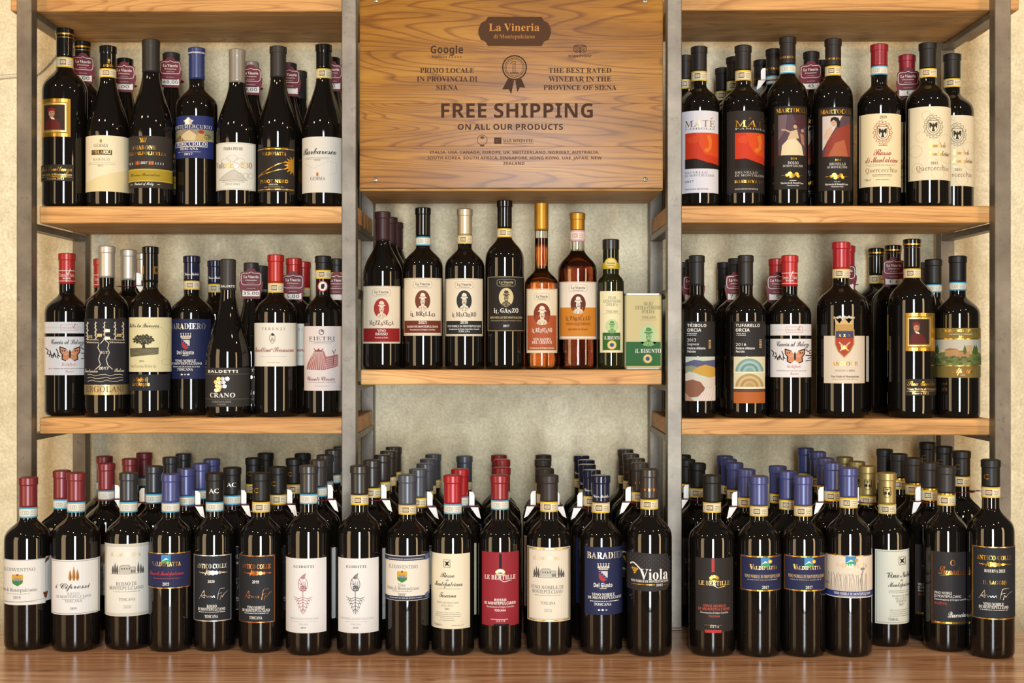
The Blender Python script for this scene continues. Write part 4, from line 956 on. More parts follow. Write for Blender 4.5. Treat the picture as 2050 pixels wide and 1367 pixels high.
def ac(x, y, w, h, metal, l1, year, lines, wt):
    def f(A):
        A.paper(x - w / 2, y, x + w / 2, y + h, '#25272c'); A.frame(x - w / 2, y + 2, x + w / 2, y + h - 2, 5, metal, 1)
        k = w / 200
        A.T('ANTICO COLLE', x - 2, y + 74, 24, metal, 'S', 155 * k); A.scribble(x - 70 * k, y + 102, x - 30 * k, 10, metal, 3, 4)
        for i, r in enumerate((14, 13, 11, 8)): A.ell(x - 18 * k + i * 19 * k, y + 98, r * k, r, metal, 2, 16)
        A.line([(x - 38 * k, y + 112), (x - 28 * k, y + 80)], 4, metal); A.scribble(x + 48 * k, y + 101, x + 78 * k, 8, metal, 3, 4)
        if l1: A.T(l1, x + 2, y + 142, 16, TXT, 'S', 106); A.T('IL SAGGIO', x + 2, y + 208, 20, metal, 'R', 118)
        else: A.T(year, x - 7, y + 154, 16, TXT, 'X', 36)
        yy = y + 236 if not l1 else y + 282
        sg = 'silver' if l1 else metal
        for st_ in (((-70, 8), (-44, -40), (-42, 2), (-60, -10), (-34, -14), (-28, -2), (-20, -12), (-15, -1), (-7, -12), (-2, -1), (8, -13), (12, 0)), ((26, 8), (36, -46), (44, -50), (66, -50)), ((28, -20), (50, -26)), ((40, 12), (46, -14), (52, -2), (62, -20), (80, -34))):
            A.line([(x + a_ * k, yy + b_) for a_, b_ in st_], 1.9, sg)
        y1 = y + h - 78 if not l1 else y + h - 78
        for i, t in enumerate(lines): A.T(t, x - 4, y1 + i * 17, 16, TXT, 'S', (wt[i]) * k)
        A.micro(x - 2, y1 + len(lines) * 17 - 8, 150 * k, 4, TXT, 1)
        if not l1: A.T('TOSCANA', x - 6, y1 + 56, 16, TXT, 'S', 70 * k)
    return f
def guidotti(dx, red, bottom):
    c = '#9a5a64' if red else '#3a3634'
    def f(A):
        if dx: off(A, dx, 0)
        A.paper(585, 680, 806, 1090, '#dcd8d4'); lf = '#b48c90' if red else '#8c8884'; A.T('GUIDOTTI', 683, 732, 14, '#3a3634', 'S', 108, gap=.25)
        A.ring(678, 822, 25, 38, 2.5, c)
        for k in range(12): A.ell(668 + (k % 4) * 8, 835 + (k // 4) * 9, 4, 4, c, 2, 8)
        for k in range(12): A.line([(655 + (k * 7) % 40, 795 + (k * 11) % 45), (668 + (k * 5) % 32, 805 + (k * 13) % 40)], 2, c)
        A.poly([(664, 786), (676, 770), (694, 760), (690, 788), (676, 796)], lf, 2); A.line([(664, 790), (680, 776), (694, 760)], 1.5, c, 3); A.line([(678, 860), (679, 985)], 3, c)
        for s in (-1, 1):
            for i, y in enumerate((893, 905, 920, 938, 955)):
                l = (50, 40, 32, 24, 14)[i]; A.line([(679, y), (679 + s * l * .5, y + 8), (679 + s * l, y - 2 + i * 4)], 2.5, c); A.line([(679 + s * l * .45, y + 7), (679 + s * l * .7, y + 26)], 1.8, c); A.line([(679 + s * l * .7, y + 4), (679 + s * l * .95, y + 18)], 1.5, c)
        A.T(bottom, 687, 1016, 10, '#9a9692', 'R', 150 if red else 180); A.micro(685, 1028, 140, 3, '#b0aca8', 1); A.T('TOSCANA', 680, 1046, 9, '#9a9692', 'R', 54); A.T('2019' if red else '2018', 680, 1064, 8, '#6a6662', 'S', 28)
    return f
def conv_nob(A):
    A.paper(245, 664, 495, 912, '#ddd4c4'); A.rect(245, 668, 495, 692, '#34364a'); A.micro(365, 685, 200, 5, '#c8c8cc', 1); A.rect(245, 888, 495, 910, '#34364a'); A.micro(365, 899, 200, 5, '#c8c8cc', 1)
    A.T('IL CONVENTINO', 350, 735, 19, '#5a564e', 'R', 155); shield(A, 344, 782, 54, 62, '#c99a2c'); A.poly([(317, 784), (371, 784), (369, 798), (344, 813), (320, 800)], '#3c7a44', 2); A.ell(344, 752, 6, 6, '#a8322c', 3, 10)
    for a in (-12, 0, 12): A.ell(344 + a, 778, 6, 8, '#8a86a8', 3, 10)
    A.T('Vino', 342, 834, 18, '#4a4640', 'R', 38); A.T('Nobile di Montepulciano', 350, 853, 18, '#4a4640', 'R', 172); A.micro(345, 862, 130, 4, GREY, 1); A.T('Toscana', 343, 876, 9, '#4a4640', 'R', 48); A.T('2018', 342, 888, 11, '#6a665e', 'R', 36)
    A.poly([(470, 664), (495, 658), (490, 690), (470, 696)], '#5a6a8c', 3); A.poly([(470, 880), (490, 872), (488, 905), (470, 902)], '#5a6a8c', 3)
def gracc_crest(A, x, y, s=1.0):
    A.frame(x - 18 * s, y - 22 * s, x + 18 * s, y + 22 * s, 2, INK, 2); A.poly([(x - 14 * s, y - 14 * s), (x, y - 8 * s), (x + 14 * s, y - 16 * s), (x + 6 * s, y), (x + 14 * s, y + 16 * s), (x, y + 8 * s), (x - 12 * s, y + 16 * s), (x - 6 * s, y)], INK, 2)
def gracc_red(A):
    A.paper(502, 654, 717, 1067, '#e0d4b8'); gracc_crest(A, 591, 708)
    A.T('Rosso', 594, 784, 26, '#4a443a', 'C', 76); A.T('di', 593, 804, 14, '#4a443a', 'C', 14); A.T('Montepulciano', 600, 832, 26, '#4a443a', 'C', 152); A.micro(600, 848, 150, 3, GREY, 1); A.T('Toscana', 595, 894, 26, '#4a443a', 'C', 92)
    A.T('TENUTA DI GRACCIANO', 596, 928, 10, '#6a6254', 'R', 118); A.T('DELLA SETA', 592, 944, 10, '#6a6254', 'R', 60); A.T('2021', 592, 962, 10, '#6a6254', 'R', 26); A.micro(598, 980, 150, 4, '#8a8272', 3, 10); A.micro(592, 1010, 90, 4, '#8a8272', 2, 12); A.T('750ML', 545, 1052, 10, '#6a6254', 'R', 46); A.micro(650, 1050, 70, 5, '#8a8272', 1)
def bertille(x, bg, ink, red, lc):
    def f(A):
        A.paper(x - 100, 645, x + 102, 1050, bg)
        if not red: A.rect(x - 6, 655, x + 8, 735, '#14100e')
        for i in range(5): a = math.pi * (.15 + i * .175); A.ell(x + 20 * math.cos(a), 760 - 14 * math.sin(a), 9, 9, 'gold' if red else 'palegold', 2, 10)
        A.rect(x - 26, 764, x + 26, 768, 'palegold' if not red else 'gold', 3)
        A.T('LE BERTILLE', x - 1, 795, 24, ink, 'S', 168); A.line([(x, 797), (x + 20, 808), (x + 60, 800)], 3, ink)
        A.T(red or 'ROSSO', x + 1, 915, 15, lc, 'X', 64 if not red else 122); A.T('DI MONTEPULCIANO', x - 1, 933, 15, lc, 'X', 168); A.T('Denominazione di Origine Controllata', x, 950, 10, TXT, 'I', 150); A.T('TOSCANA', x, 970, 11, lc, 'X', 62)
        A.rect(x - 52, 1013, x + 42, 1015, TXT if not red else 'gold'); A.T('2019', x + 2, 1028, 9, TXT, 'X', 46, gap=.5)
        if red: A.rect(x - 50, 1040, x + 40, 1056, '#b43a34', 2); A.rect(x - 14, 648, x + 2, 722, '#b43a34', 2)
        else: A.rect(x - 36, 1040, x + 48, 1051, '#120d0c')
    return f
def bert_nob(A): off(A, 0, 33); bertille(219, '#2b2725', 'palegold', 'VINO NOBILE', '#b4503c')(A)
def delgiusto_c(A): off(A, 377, -17, 1.045); A.f = (A.f[0], 870 + (618 - 590 * 1.045) / 2.75, A.f[2]); A.f = (1020 + (517 - 126 * 1.045) / 2.75, A.f[1], A.f[2]); delgiusto(A)
def a_viola(A):
    A.paper(640, 655, 866, 856, '#2e2b2c')
    A.poly([(640, 700), (640, 660), (700, 648), (830, 655), (868, 668), (884, 700), (884, 820), (866, 852), (800, 862), (690, 858), (640, 850), (640, 750)], '#2e2b2c', 1)
    for i in range(9):
        for j in range(7): A.ell(668 + i * 25 + (j % 2) * 12, 668 + j * 12, 4, 4, '#454142', 2, 6)
    A.T('Viola', 792, 796, 58, TXT, 'S', 152); A.line([(668, 716), (672, 708), (684, 706), (700, 718), (722, 740), (738, 760)], 7, TXT, 3)
    for x, y in ((680, 737), (692, 737), (704, 740), (686, 749), (697, 750), (691, 761)): A.ell(x, y, 6, 6, '#c9962c', 4, 10)
    A.T('VINO NOBILE DI MONTEPULCIANO', 770, 812, 13, TXT, 'S', 200); A.rect(672, 822, 800, 826, 'gold', 3); A.T('2015', 824, 832, 12, TXT, 'S', 34); A.rect(846, 824, 872, 828, 'gold', 3)
def gracc_nob(A):
    A.paper(200, 633, 400, 1042, '#d3d2c2'); A.frame(206, 640, 396, 1034, 2, '#8a8a7c', 2); gracc_crest(A, 343, 694)
    A.T('Vino Nobile', 325, 786, 32, '#4a483e', 'C', 130); A.T('di', 340, 806, 14, '#4a483e', 'C', 14); A.T('Montepulciano', 328, 836, 26, '#4a483e', 'C', 118); A.micro(325, 860, 110, 4, GREY, 2, 10)
    A.T('TENUTA DI GRACCIANO', 336, 892, 11, '#6a685c', 'R', 92); A.T('DELLA SETA', 336, 906, 10, '#6a685c', 'R', 56); A.T('RISERVA', 337, 922, 12, '#6a685c', 'R', 50); A.T('2017', 340, 940, 11, '#6a685c', 'R', 26); A.micro(326, 965, 100, 4, '#8a887c', 4, 11); A.T('750ML', 298, 1022, 14, '#6a685c', 'R', 58)
def lunadoro(A):
    A.paper(516, 645, 716, 1046, '#2c292b'); A.rect(516, 1030, 716, 1040, 'gold'); A.rect(512, 645, 518, 1046, 'copper', 2)
    A.T('Lunadoro', 622, 768, 44, 'copper', 'C', 142); A.ring(624, 704, 11, 15, 4, 'copper'); A.line([(560, 775), (620, 766), (690, 772)], 4, 'gold')
    A.T('VINO NOBILE', 573, 878, 14, TXT, 'A', 92); A.T('DI MONTEPULCIANO', 597, 897, 15, TXT, 'A', 138); A.T('Denominazione di Origine Controllata', 613, 912, 10, TXT, 'A', 168); A.T('RISERVA', 562, 936, 14, '#b84a34', 'A', 64)
    A.T('Quercione', 650, 1004, 32, TXT, 'C', 106)
# ------------------------------------------------------------------ capsule prints
def rings(A, x, w, y0): A.rect(x - w * 1.1, y0, x + w * 1.1, y0 + 9, 'gold'); A.rect(x - w * 1.1, y0 + 22, x + w * 1.1, y0 + 26, 'gold')
def cp_text(t, y, h, wd, col='gold', st='S', dx=0):
    def f(A, x, w): A.T(t, x + dx, y, h, col, st, wd)
    return f
def cp_ring(y): return lambda A, x, w: A.rect(x - w * 1.1, y, x + w * 1.1, y + 8, 'gold')
def cp_gemma(A, x, w): A.ell(x + 6, 345, 6, 10, 'gold', 2, 10); A.rect(x + 2, 356, x + 10, 362, 'gold'); A.T('GEMMA', x + 4, 382, 14, 'gold', 'S', 54)
def cp_vaira(A, x, w):
    off(A, x - 741, 0); A.rect(690, 315, 790, 318, TXT); A.rect(690, 376, 790, 379, TXT); A.T('Tenuta Di Vaira', 741, 352, 20, TXT, 'R', 78); A.T('BOLGHERI', 741, 366, 8, TXT, 'X', 40); A.line([(738, 325), (746, 340), (760, 305)], 4, TXT, 3)
def cp_vaira_l(A, x, w): off(A, 0, -14); cp_vaira(A, x, w)
def cp_gracc(A, x, w):
    A.line([(x - 18, 290), (x - 18, 330), (x - 8, 344), (x, 348), (x + 8, 344), (x + 20, 330), (x + 20, 290), (x - 18, 290)], 2.5, INK); A.line([(x - 10, 298), (x, 302), (x + 10, 298)], 3, INK); A.line([(x, 292), (x, 312)], 3, INK); A.ell(x - 8, 322, 8, 9, INK, 2, 12); A.ell(x + 10, 324, 6, 9, INK, 2, 12)
def cp_fietri(A, x, w): A.ell(x - 2, 395, 30, 33, '#b8343a', 2, 24); A.ell(x - 2, 395, 24, 27, TXT, 3, 24); A.poly([(x - 12, 384), (x + 6, 380), (x + 8, 396), (x + 2, 412), (x - 12, 410)], '#22201e', 4)
def cp_sode(A, x, w): A.rect(x - w * 1.1, 275, x - w * .75, 322, 'gold'); A.rect(x + w * .45, 275, x + w * .95, 322, 'gold'); A.ell(x + w * .7, 298, 8, 12, '#2a2622', 2, 10)
BK = '#1b1918/matte'; BKG = '#151313/gloss'; BURG = '#7c2a30/satin'; BLU = '#474d80/satin'; SLATE = '#4c515c/satin'; REDC = '#a81f28/satin'
# ------------------------------------------------------------------ top left shelf
B('sua', 'TL', 'TL1', 369, 126, 165, BKG, 325, 'tall', 'gold-framed portrait bottle at far left', 'tallest dark bottle with small gold-framed portrait label, far left of top shelf', gold_portrait, ('docg', 325, 383), lambda A, x, w: rings(A, x, w, 188), nhw=47, Y=2.51)
B('barolo', 'TL', 'TL1', 615, 120, 265, BKG, 390, 'alb', 'cream-labelled bottle on upper left shelf', 'sloping-shouldered bottle with plain cream label, second from left on top shelf', a_barolo, ('docg', 390, 440), cp_gemma, nhw=46)
B('amarone', 'TL', 'TL1', 861, 122, 230, '#2c2825/matte', 410, 'alb', 'brown label with mustard band', 'bottle with dark brown label crossed by a mustard gold band', a_amarone, nhw=50, lip=1.03)
B('montem', 'TL', 'TL2', 182, 117, 275, '#2c3a6e/satin', 450, 'bdx', 'blue-labelled blue-capped bottle', 'bottle with blue capsule and blue label showing a food still life', a_montem, nhw=45, Y=2.53, capart=cp_text('MONTEMERCURIO', 305, 9, 84, TXT, 'X'))
B('vulcano', 'TL', 'TL2', 412, 116, 285, '#8b857a/satin', 470, 'alb', 'grey-capped bottle with pale volcano label', 'bottle with warm grey capsule and pale label sketching a volcano', a_vulcano, nhw=46, lip=1.03)
B('pinot', 'TL', 'TL2', 646, 115, 267, '#2c2825/matte', 440, 'alb', 'black label with gold half sun', 'bottle with black label showing a gold half sun and comet trails', a_pinot, nhw=45)
B('barbar', 'TL', 'TL2', 906, 122, 256, BKG, 390, 'alb', 'white script label by the steel post', 'bottle with white label and black handwritten-style title, beside the steel post', a_barbar, ('docg', 390, 445), nhw=44)
D('sua', (165, 84, '5,00'), (193, 107)); D('barolo', (250, 118, ',00')); D('amarone', (343, 107, '48,00')); D('vulcano', (503, 125, '4,00')); D('pinot', (578, 119, ''), (599, 142)); D('barbar', (665, 116, '00'), (680, 139))
# ------------------------------------------------------------------ top right shelf
B('matew', 'TR', 'TR1', 198, 116, 268, '#241f1e/matte', 405, 'bdx', 'white label with flame-red picture', 'bottle with white label around a flame-red picture, beside the steel post', mate('#d6d2d8', '#5a5450', False), ('docg', 405, 460), nhw=44)
B('mateb', 'TR', 'TR1', 449, 118, 262, '#241f1e/matte', 400, 'bdx', 'black label with flame-red picture', 'bottle with black label around a flame-red picture', mate('#2b2523', '#cfc6b8', True), ('docg', 400, 458), nhw=45)
B('martr', 'TR', 'TR1', 703, 114, 213, '#231d1b/matte', 367, 'tall', 'dark label with lady in pale dress', 'tall bottle with dark label picturing a seated lady in a pale dress', martoccia(0, False), ('doc', 367, 418), nhw=45, capart=cp_text('MONTALCINO', 332, 12, 84))
B('martb', 'TR', 'TR1', 962, 112, 224, '#231d1b/matte', 375, 'tall', 'dark label with red-draped lady', 'tall bottle with dark label picturing a dark-haired lady in red drapery', martoccia(253, True), ('docg', 375, 430), nhw=45, capart=cp_text('MONTALCINO', 340, 12, 84))
B('quer', 'TR', 'TR2', 228, 122, 255, '#8a1c2c/satin', 375, 'bdx', 'red-capped cream crest label', 'bottle with dark red capsule and cream label with red crest and script', a_querc_red, ('doc', 375, 425), nhw=47)
B('querb', 'TR', 'TR2', 506, 124, 248, BK, 390, 'bdx', 'cream crest label with gold script', 'front one of the two black-capped bottles with cream crest label and gold script', a_querc, ('docg', 390, 440), nhw=48)
D('matew', (1373, 103)); D('mateb', (1470, 115), (1447, 137)); D('martr', (1549, 99, 'w'), (1524, 121)); D('martb', (1624, 104, '45'), (1646, 122)); D('quer', (1816, 111, '€')); D('querb', (1906, 109), (1882, 131))
# ------------------------------------------------------------------ middle left shelf
B('cacl', 'ML', 'ML1', 398, 128, 200, '#b02a26/satin', 382, 'bdx', 'butterfly label bottle at the left end', 'red-capped bottle with white butterfly label at the left end of its shelf', caccia_left, capart=cp_vaira_l, nhw=47, Y=2.545)
B('ercol', 'ML', 'ML1', 635, 127, 157, '#c2bcb0/foil', 345, 'bdx', 'silver-capped bottle with grapevine drawing', 'silver-capped bottle with black label drawing a grapevine over a gold strip', a_ercol, nhw=47, Y=2.505)
B('quercia', 'ML', 'ML1', 895, 122, 160, BKG, 372, 'bdx', 'pale label with oak tree', 'bottle with pale yellow label of an oak tree above a black strip', a_quercia, nhw=46, capart=cp_sode, Y=2.51)
B('delg', 'ML', 'ML2', 160, 128, 215, '#20243c/gloss', 362, 'bdx', 'navy crown label on the left shelf', 'bottle with navy label, crown and shield, standing on the left shelf', delgiusto, ('docg', 362, 415), cp_text('Vino Nobile', 330, 16, 80, TXT, 'C'), nhw=47, Y=2.548)
B('crano', 'ML', 'ML2', 376, 131, 235, '#33302e/matte', 418, 'bur', 'black label with silver grape dots', 'wide sloping bottle with low black label of silver grape dots', a_crano, nhw=46, lip=1.02, Y=2.495, capart=cp_text('BALDETTI', 402, 13, 76, TXT, 'X'))
B('terenzi', 'ML', 'ML2', 660, 125, 208, '#a8201f/satin', 375, 'bdx', 'red-capped white label on left shelf', 'red-capped bottle with white label and thin rose script', a_terenzi, ('docg', 375, 433), nhw=46, Y=2.51)
B('fietri', 'ML', 'ML2', 942, 112, 215, BK, 298, 'bdx', 'pinkish label with terraced hill', 'bottle with pinkish label of a terraced hill and a round neck sticker', a_fietri, ('docg', 298, 350), cp_fietri, nhw=45, Y=2.51)
D('cacl', (203, 518)); D('ercol', (257, 500, 'w'), (284, 507)); D('delg', (431, 522)); D('crano', (503, 526, '35,00'), (522, 532)); D('terenzi', (588, 517, '5,00'), (607, 524)); D('fietri', (674, 518, ''))
# ------------------------------------------------------------------ middle right shelf
B('trib', 'MR', 'MR1', 193, 116, 212, '#262322/matte', 392, 'bdx', 'label with coloured rolling hills', 'bottle with black label above a picture of coloured rolling hills', a_tribolo, nhw=44, Y=2.51)
B('tuf', 'MR', 'MR1', 484, 124, 211, '#262322/matte', 392, 'bdx', 'label with two striped domes', 'bottle with black label above two striped domes and an orange strip', a_tufar, nhw=44, Y=2.51)
B('cacr', 'MR', 'MR1', 746, 125, 212, '#b3282a/satin', 395, 'bdx', 'butterfly label bottle on the right shelf', 'red-capped bottle with white butterfly label between dome and coat-of-arms labels', caccia, capart=cp_vaira, nhw=47, Y=2.51)
B('asc', 'MR', 'MR1', 1052, 144, 133, '#a51f2b/satin', 292, 'bdx', 'large coat-of-arms label bottle', 'large red-capped bottle with crown and red-blue coat of arms on cream label', a_ascione, ('docg', 292, 347), nhw=51, Y=2.51)
B('suar', 'MR', 'MR2', 434, 135, 115, BKG, 290, 'tall', 'gold-framed portrait bottle on right shelf', 'tall gold-ringed dark bottle with small gold-framed portrait, on the right shelf', gold_portrait_r, ('docg', 290, 345), lambda A, x, w: rings(A, x, w, 140), nhw=49, Y=2.51)
B('apr', 'MR', 'MR2', 706, 128, 215, BK, 370, 'bdx', 'olive label with hilltop village', 'bottle with olive gold label picturing a hilltop village, right end of shelf', a_aprile, ('doc', 370, 420), nhw=49, Y=2.51)
D('trib', (1387, 519, '8'), (1366, 525)); D('tuf', (1473, 517, '7,00'), (1450, 525)); D('cacr', (1555, 518, '5')); D('asc', (1694, 492, '')); D('suar', (1788, 487.5, '€ 6'), (1754, 496)); D('apr', (1869, 519), (1840, 525))
# ------------------------------------------------------------------ centre shelf
B('mezza', 'C', 'C1', 248, 128, 143, '#3a1e20/matte', 330, 'mez', 'red oval portrait label', 'bottle with maroon capsule and red oval portrait over a red strip', a_mezza, nhw=48, Y=2.51)
B('brillo', 'C', 'C1', 511, 129, 117, BKG, 305, 'bdx', 'brown oval portrait label', 'black-capped bottle with brown oval portrait over a brown strip', a_brillo, ('doc', 305, 362), nhw=48, Y=2.51)
B('bisch', 'C', 'C1', 783, 129, 124, '#c0b498/foil', 295, 'bdx', 'grey oval portrait label', 'silver-capped bottle with dark grey oval portrait over a black strip', a_bisch, ('docg', 295, 350), nhw=48, Y=2.51)
B('ganzo', 'C', 'C1', 1042, 126, 69, BKG, 250, 'tall', 'black label with cream oval', 'tallest bottle of the middle shelf, black label with cream oval portrait', a_ganzo, ('docg', 250, 308), nhw=48, Y=2.51)
B('ruff', 'C', 'C2', 208, 110, 85, '#b8862c/foil', 263, 'ruf', 'slender amber bottle', 'slender long-necked amber bottle with gold capsule and orange label', a_ruff, nhw=46, lip=1.0, Y=2.51, glass=(M_AMBER, 380 + 312 / 3.2543))
B('parac', 'C', 'C2', 443, 127, 150, '#b8862c/foil', 262, 'par', 'round amber bottle', 'stout amber bottle with gold capsule and half-orange label', a_parac, ('pink', 262, 332), nhw=47, Y=2.51, glass=(M_ROSEAMBER, 380 + 400 / 3.2543))
B('oil', 'C', 'C2', 660, 85, 323, '#1d1c1b/satin', 385, 'oil', 'olive oil bottle', 'small dark olive oil bottle with cream and green label', a_oil, None, a_oilneck, nhw=55, lip=1.0, Y=2.51, name='olive_oil_bottle', cat='oil bottle', grp='olive oil containers', glass='oil')
D('mezza', (781, 435), (793, 445))
# ------------------------------------------------------------------ counter row
B('conv', 'B', 'B1', 156, 127, 232, BURG, 402, 'bdx', 'first counter bottle from the left', 'burgundy-capped bottle with yellow-green shield label, left end of the counter', conv_red, ('doc', 402, 458), base=1190)
B('cip', 'B', 'B1', 420, 130, 207, BURG, 372, 'bdx', 'label with three golden cypresses', 'burgundy-capped bottle with white label of three golden cypresses', a_cipressi, ('doc', 372, 428), base=1197)
B('maccr', 'B', 'B1', 708, 125, 207, '#33353a/satin', 372, 'bdx', 'pale villa label left of the post', 'bottle with slate capsule and pale grey villa label, left of the steel post', macchione(704, 600, 252, 398, ('ROSSO DI', 'MONTEPULCIANO'), '2020'), ('doc', 372, 428), base=1187)
B('valr', 'B', 'B1', 940, 119, 213, BLU, 375, 'bdx', 'navy label with red script', 'blue-capped bottle with navy label, small landscape and red script', valdi_rosso, ('doc', 375, 428), base=1200)
B('acr', 'B', 'B2', 192, 114, 208, BK, 372, 'bdx', 'charcoal label with silver border', 'bottle with charcoal label edged in silver, dated 2020', ac(180, 660, 202, 368, 'silver', None, '2020', ('ROSSO', 'DI MONTEPULCIANO'), (52, 142)), ('doc', 372, 424), cp_text('AC', 322, 26, 48, 'silver', 'A', -4), base=1198)
B('acn', 'B', 'B2', 448, 122, 208, BK, 372, 'bdx', 'charcoal label with copper border', 'bottle with charcoal label edged in copper, dated 2019', ac(425, 662, 194, 373, 'copper', None, '2019', ('VINO NOBILE', 'DI MONTEPULCIANO'), (98, 150)), ('docg', 372, 428), cp_text('C', 320, 26, 22, 'gold', 'A', -26), base=1205)
B('guir', 'B', 'B2', 710, 125, 168, '#3c3a3a/satin', 328, 'bdx', 'white label with red root drawing', 'bottle with white label of a red glass-and-roots drawing, left of the post', guidotti(0, True, 'ROSSO DI MONTEPULCIANO'), ('doc', 328, 382), base=1218)
B('guin', 'B', 'B2', 990, 125, 168, '#34302e/satin', 333, 'bdx', 'white label with black root drawing', 'bottle with white label of a black glass-and-roots drawing, by the post', guidotti(288, False, 'VINO NOBILE DI MONTEPULCIANO'), ('docg', 333, 388), base=1218)
B('convn', 'B', 'B3', 373, 121, 218, SLATE, 388, 'bdx', 'shield label with navy borders', 'slate-capped bottle with shield label bordered in navy', conv_nob, ('docg', 388, 440), base=1222)
B('grar', 'B', 'B3', 623, 118, 220, REDC, 383, 'bdx', 'red-capped cream script label', 'bright red-capped bottle with cream label in thin script', gracc_red, ('doc', 383, 437), base=1220)
B('bertr', 'B', 'B3', 882, 118, 220, '#8a2228/satin', 362, 'bdx', 'crimson label bottle', 'bottle with solid crimson label and notched lower edge', bertille(884, '#8e2630', TXT, '', TXT), ('doc', 362, 414), base=1215)
B('maccn', 'B', 'B4', 218, 125, 220, '#332c2a/matte', 370, 'bdx', 'cream villa label right of crimson', 'bottle with cream gold-edged villa label, beside the crimson label', macchione(216, 620, 236, 408, ('VINO NOBILE DI', 'MONTEPULCIANO'), '2016', True), ('docg', 370, 425), base=1218)
B('delgc', 'B', 'B4', 503, 118, 222, '#20243c/gloss', 375, 'bdx', 'navy crown label on the counter', 'bottle with navy label, crown and shield, standing on the counter', delgiusto_c, ('docg', 375, 432), cp_text('Vino Nobile', 346, 16, 80, TXT, 'C'), base=1215)
B('viola', 'B', 'B4', 769, 124, 187, '#3a332f/satin', 358, 'bdx', 'black label with yellow grapes', 'bottle with patterned black label, large white word and yellow grapes', a_viola, ('docg', 358, 412), cp_text('O PR', 310, 14, 80, 'copper', 'S'), base=1225)
B('bertn', 'B', 'B5', 207, 126, 220, BK, 375, 'bdx', 'black label with red bars', 'bottle with black label marked by red bars at top and bottom', bert_nob, ('docg', 375, 430), base=1225)
B('val1', 'B', 'B5', 465, 120, 226, BLU, 395, 'bdx', 'left one of the twin navy labels', 'left one of the twin blue-capped bottles with gold-edged navy labels', valdi, ('docg', 395, 450), base=1230)
B('val2', 'B', 'B5', 709, 120, 226, BLU, 395, 'bdx', 'right one of the twin navy labels', 'right one of the twin blue-capped bottles with gold-edged navy labels', valdi2, ('docg', 395, 450), base=1230)
B('alf', 'B', 'B5', 960, 126, 180, BLU, 348, 'bdx', 'cream vineyard label', 'blue-capped bottle with cream vineyard label and blue lower strip', valdi_alf, ('docg', 348, 405), base=1228)
B('gran', 'B', 'B6', 264, 116, 207, '#b09a62/foil', 385, 'bdx', 'gold-capped bottle', 'pale gold-capped bottle with greenish white script label', gracc_nob, ('docg', 385, 437), cp_gracc, base=1173)
B('luna', 'B', 'B6', 590, 121, 172, '#2e2b2a/matte', 322, 'bdx', 'black label with copper script', 'bottle with black label, copper script and crescent, second from right', lunadoro, ('docg', 333, 392), cp_ring(324), base=1230)
B('acs', 'B', 'B6', 835, 125, 135, BK, 290, 'bdx', 'last counter bottle on the right', 'taller bottle with charcoal gold-lined label, right end of the counter', ac(853, 615, 228, 403, 'gold', 'RISERVA 2013', '', ('VINO NOBILE', 'DI MONTEPULCIANO'), (92, 132)), ('docg', 290, 348), cp_text('C', 246, 28, 26, 'gold', 'A', -22), base=1238)
D('conv', (124, 941)); D('cip', (213, 931), (209, 915)); D('maccr', (308, 932), (342, 918), (367.5, 909)); D('valr', (373, 937), (402, 927), (424, 918)); D('acr', (465, 935))
D('acn', (557, 935), (589, 917), (606, 908)); D('guir', (638, 920), (651, 910), (667, 901), (683, 894)); D('guin', (745, 920), (765.5, 910), (778, 902), (788.5, 894)); D('convn', (837, 938), (851, 927), (857.5, 918), (867.5, 909))
D('grar', (921, 938)); D('bertr', (1004.5, 935), (1005, 919), (999, 910)); D('maccn', (1091, 937), (1087, 919), (1088, 910)); D('delgc', (1184.5, 940), (1175.5, 929), (1174, 920), (1164, 911))
D('viola', (1281, 926), (1274, 917), (1263, 908), (1252, 899)); D('bertn', (1396, 931), (1375, 920), (1367, 910)); D('val1', (1494, 941), (1471, 931), (1459, 921), (1451, 913)); D('val2', (1577, 942), (1557, 932))
D('alf', (1667, 925), (1652, 916), (1637, 906), (1613, 898)); D('gran', (1737, 932), (1715, 923), (1691, 914)); D('luna', (1861, 922), (1829, 912), (1800, 904), (1771, 895)); D('acs', (1925, 902), (1890, 893), (1857, 885))
# loose extra bottles further back whose capsules differ from the column they stand in
def X_(key, src, cx, top, cap, label):
    s = BYK[src]; d = dict(src=src, shelf=s['shelf'], cx=cx, top=top, n=1, front=False, tag=None, key=key, recap=cap, xlabel=label); SP.append(d); BYK[key] = d
X_('x1', 'cip', 261, 917, None, 'burgundy-capped bottle in the back rows between slate capsules and the rear post')
X_('x2', 'cip', 289, 907, None, 'rearmost burgundy-capped bottle on the counter, standing near the wall')
X_('x3', 'convn', 930, 912, None, 'slate-capped bottle at the back behind the bright red capsules')
X_('x4', 'acn', 508, 916, None, 'left one of two black-capped bottles behind the charcoal 2020 label bottle')
X_('x5', 'acn', 532, 907, None, 'right rear one of two black-capped bottles behind the charcoal 2020 label bottle')
relax()
for d in SP:
    if d['src'] is None: make(d)
for d in SP:
    if d['src'] is not None and not d.get('skip'):
        dup(d)
        if d.get('xlabel'): d['obj']['label'] = d['xlabel']

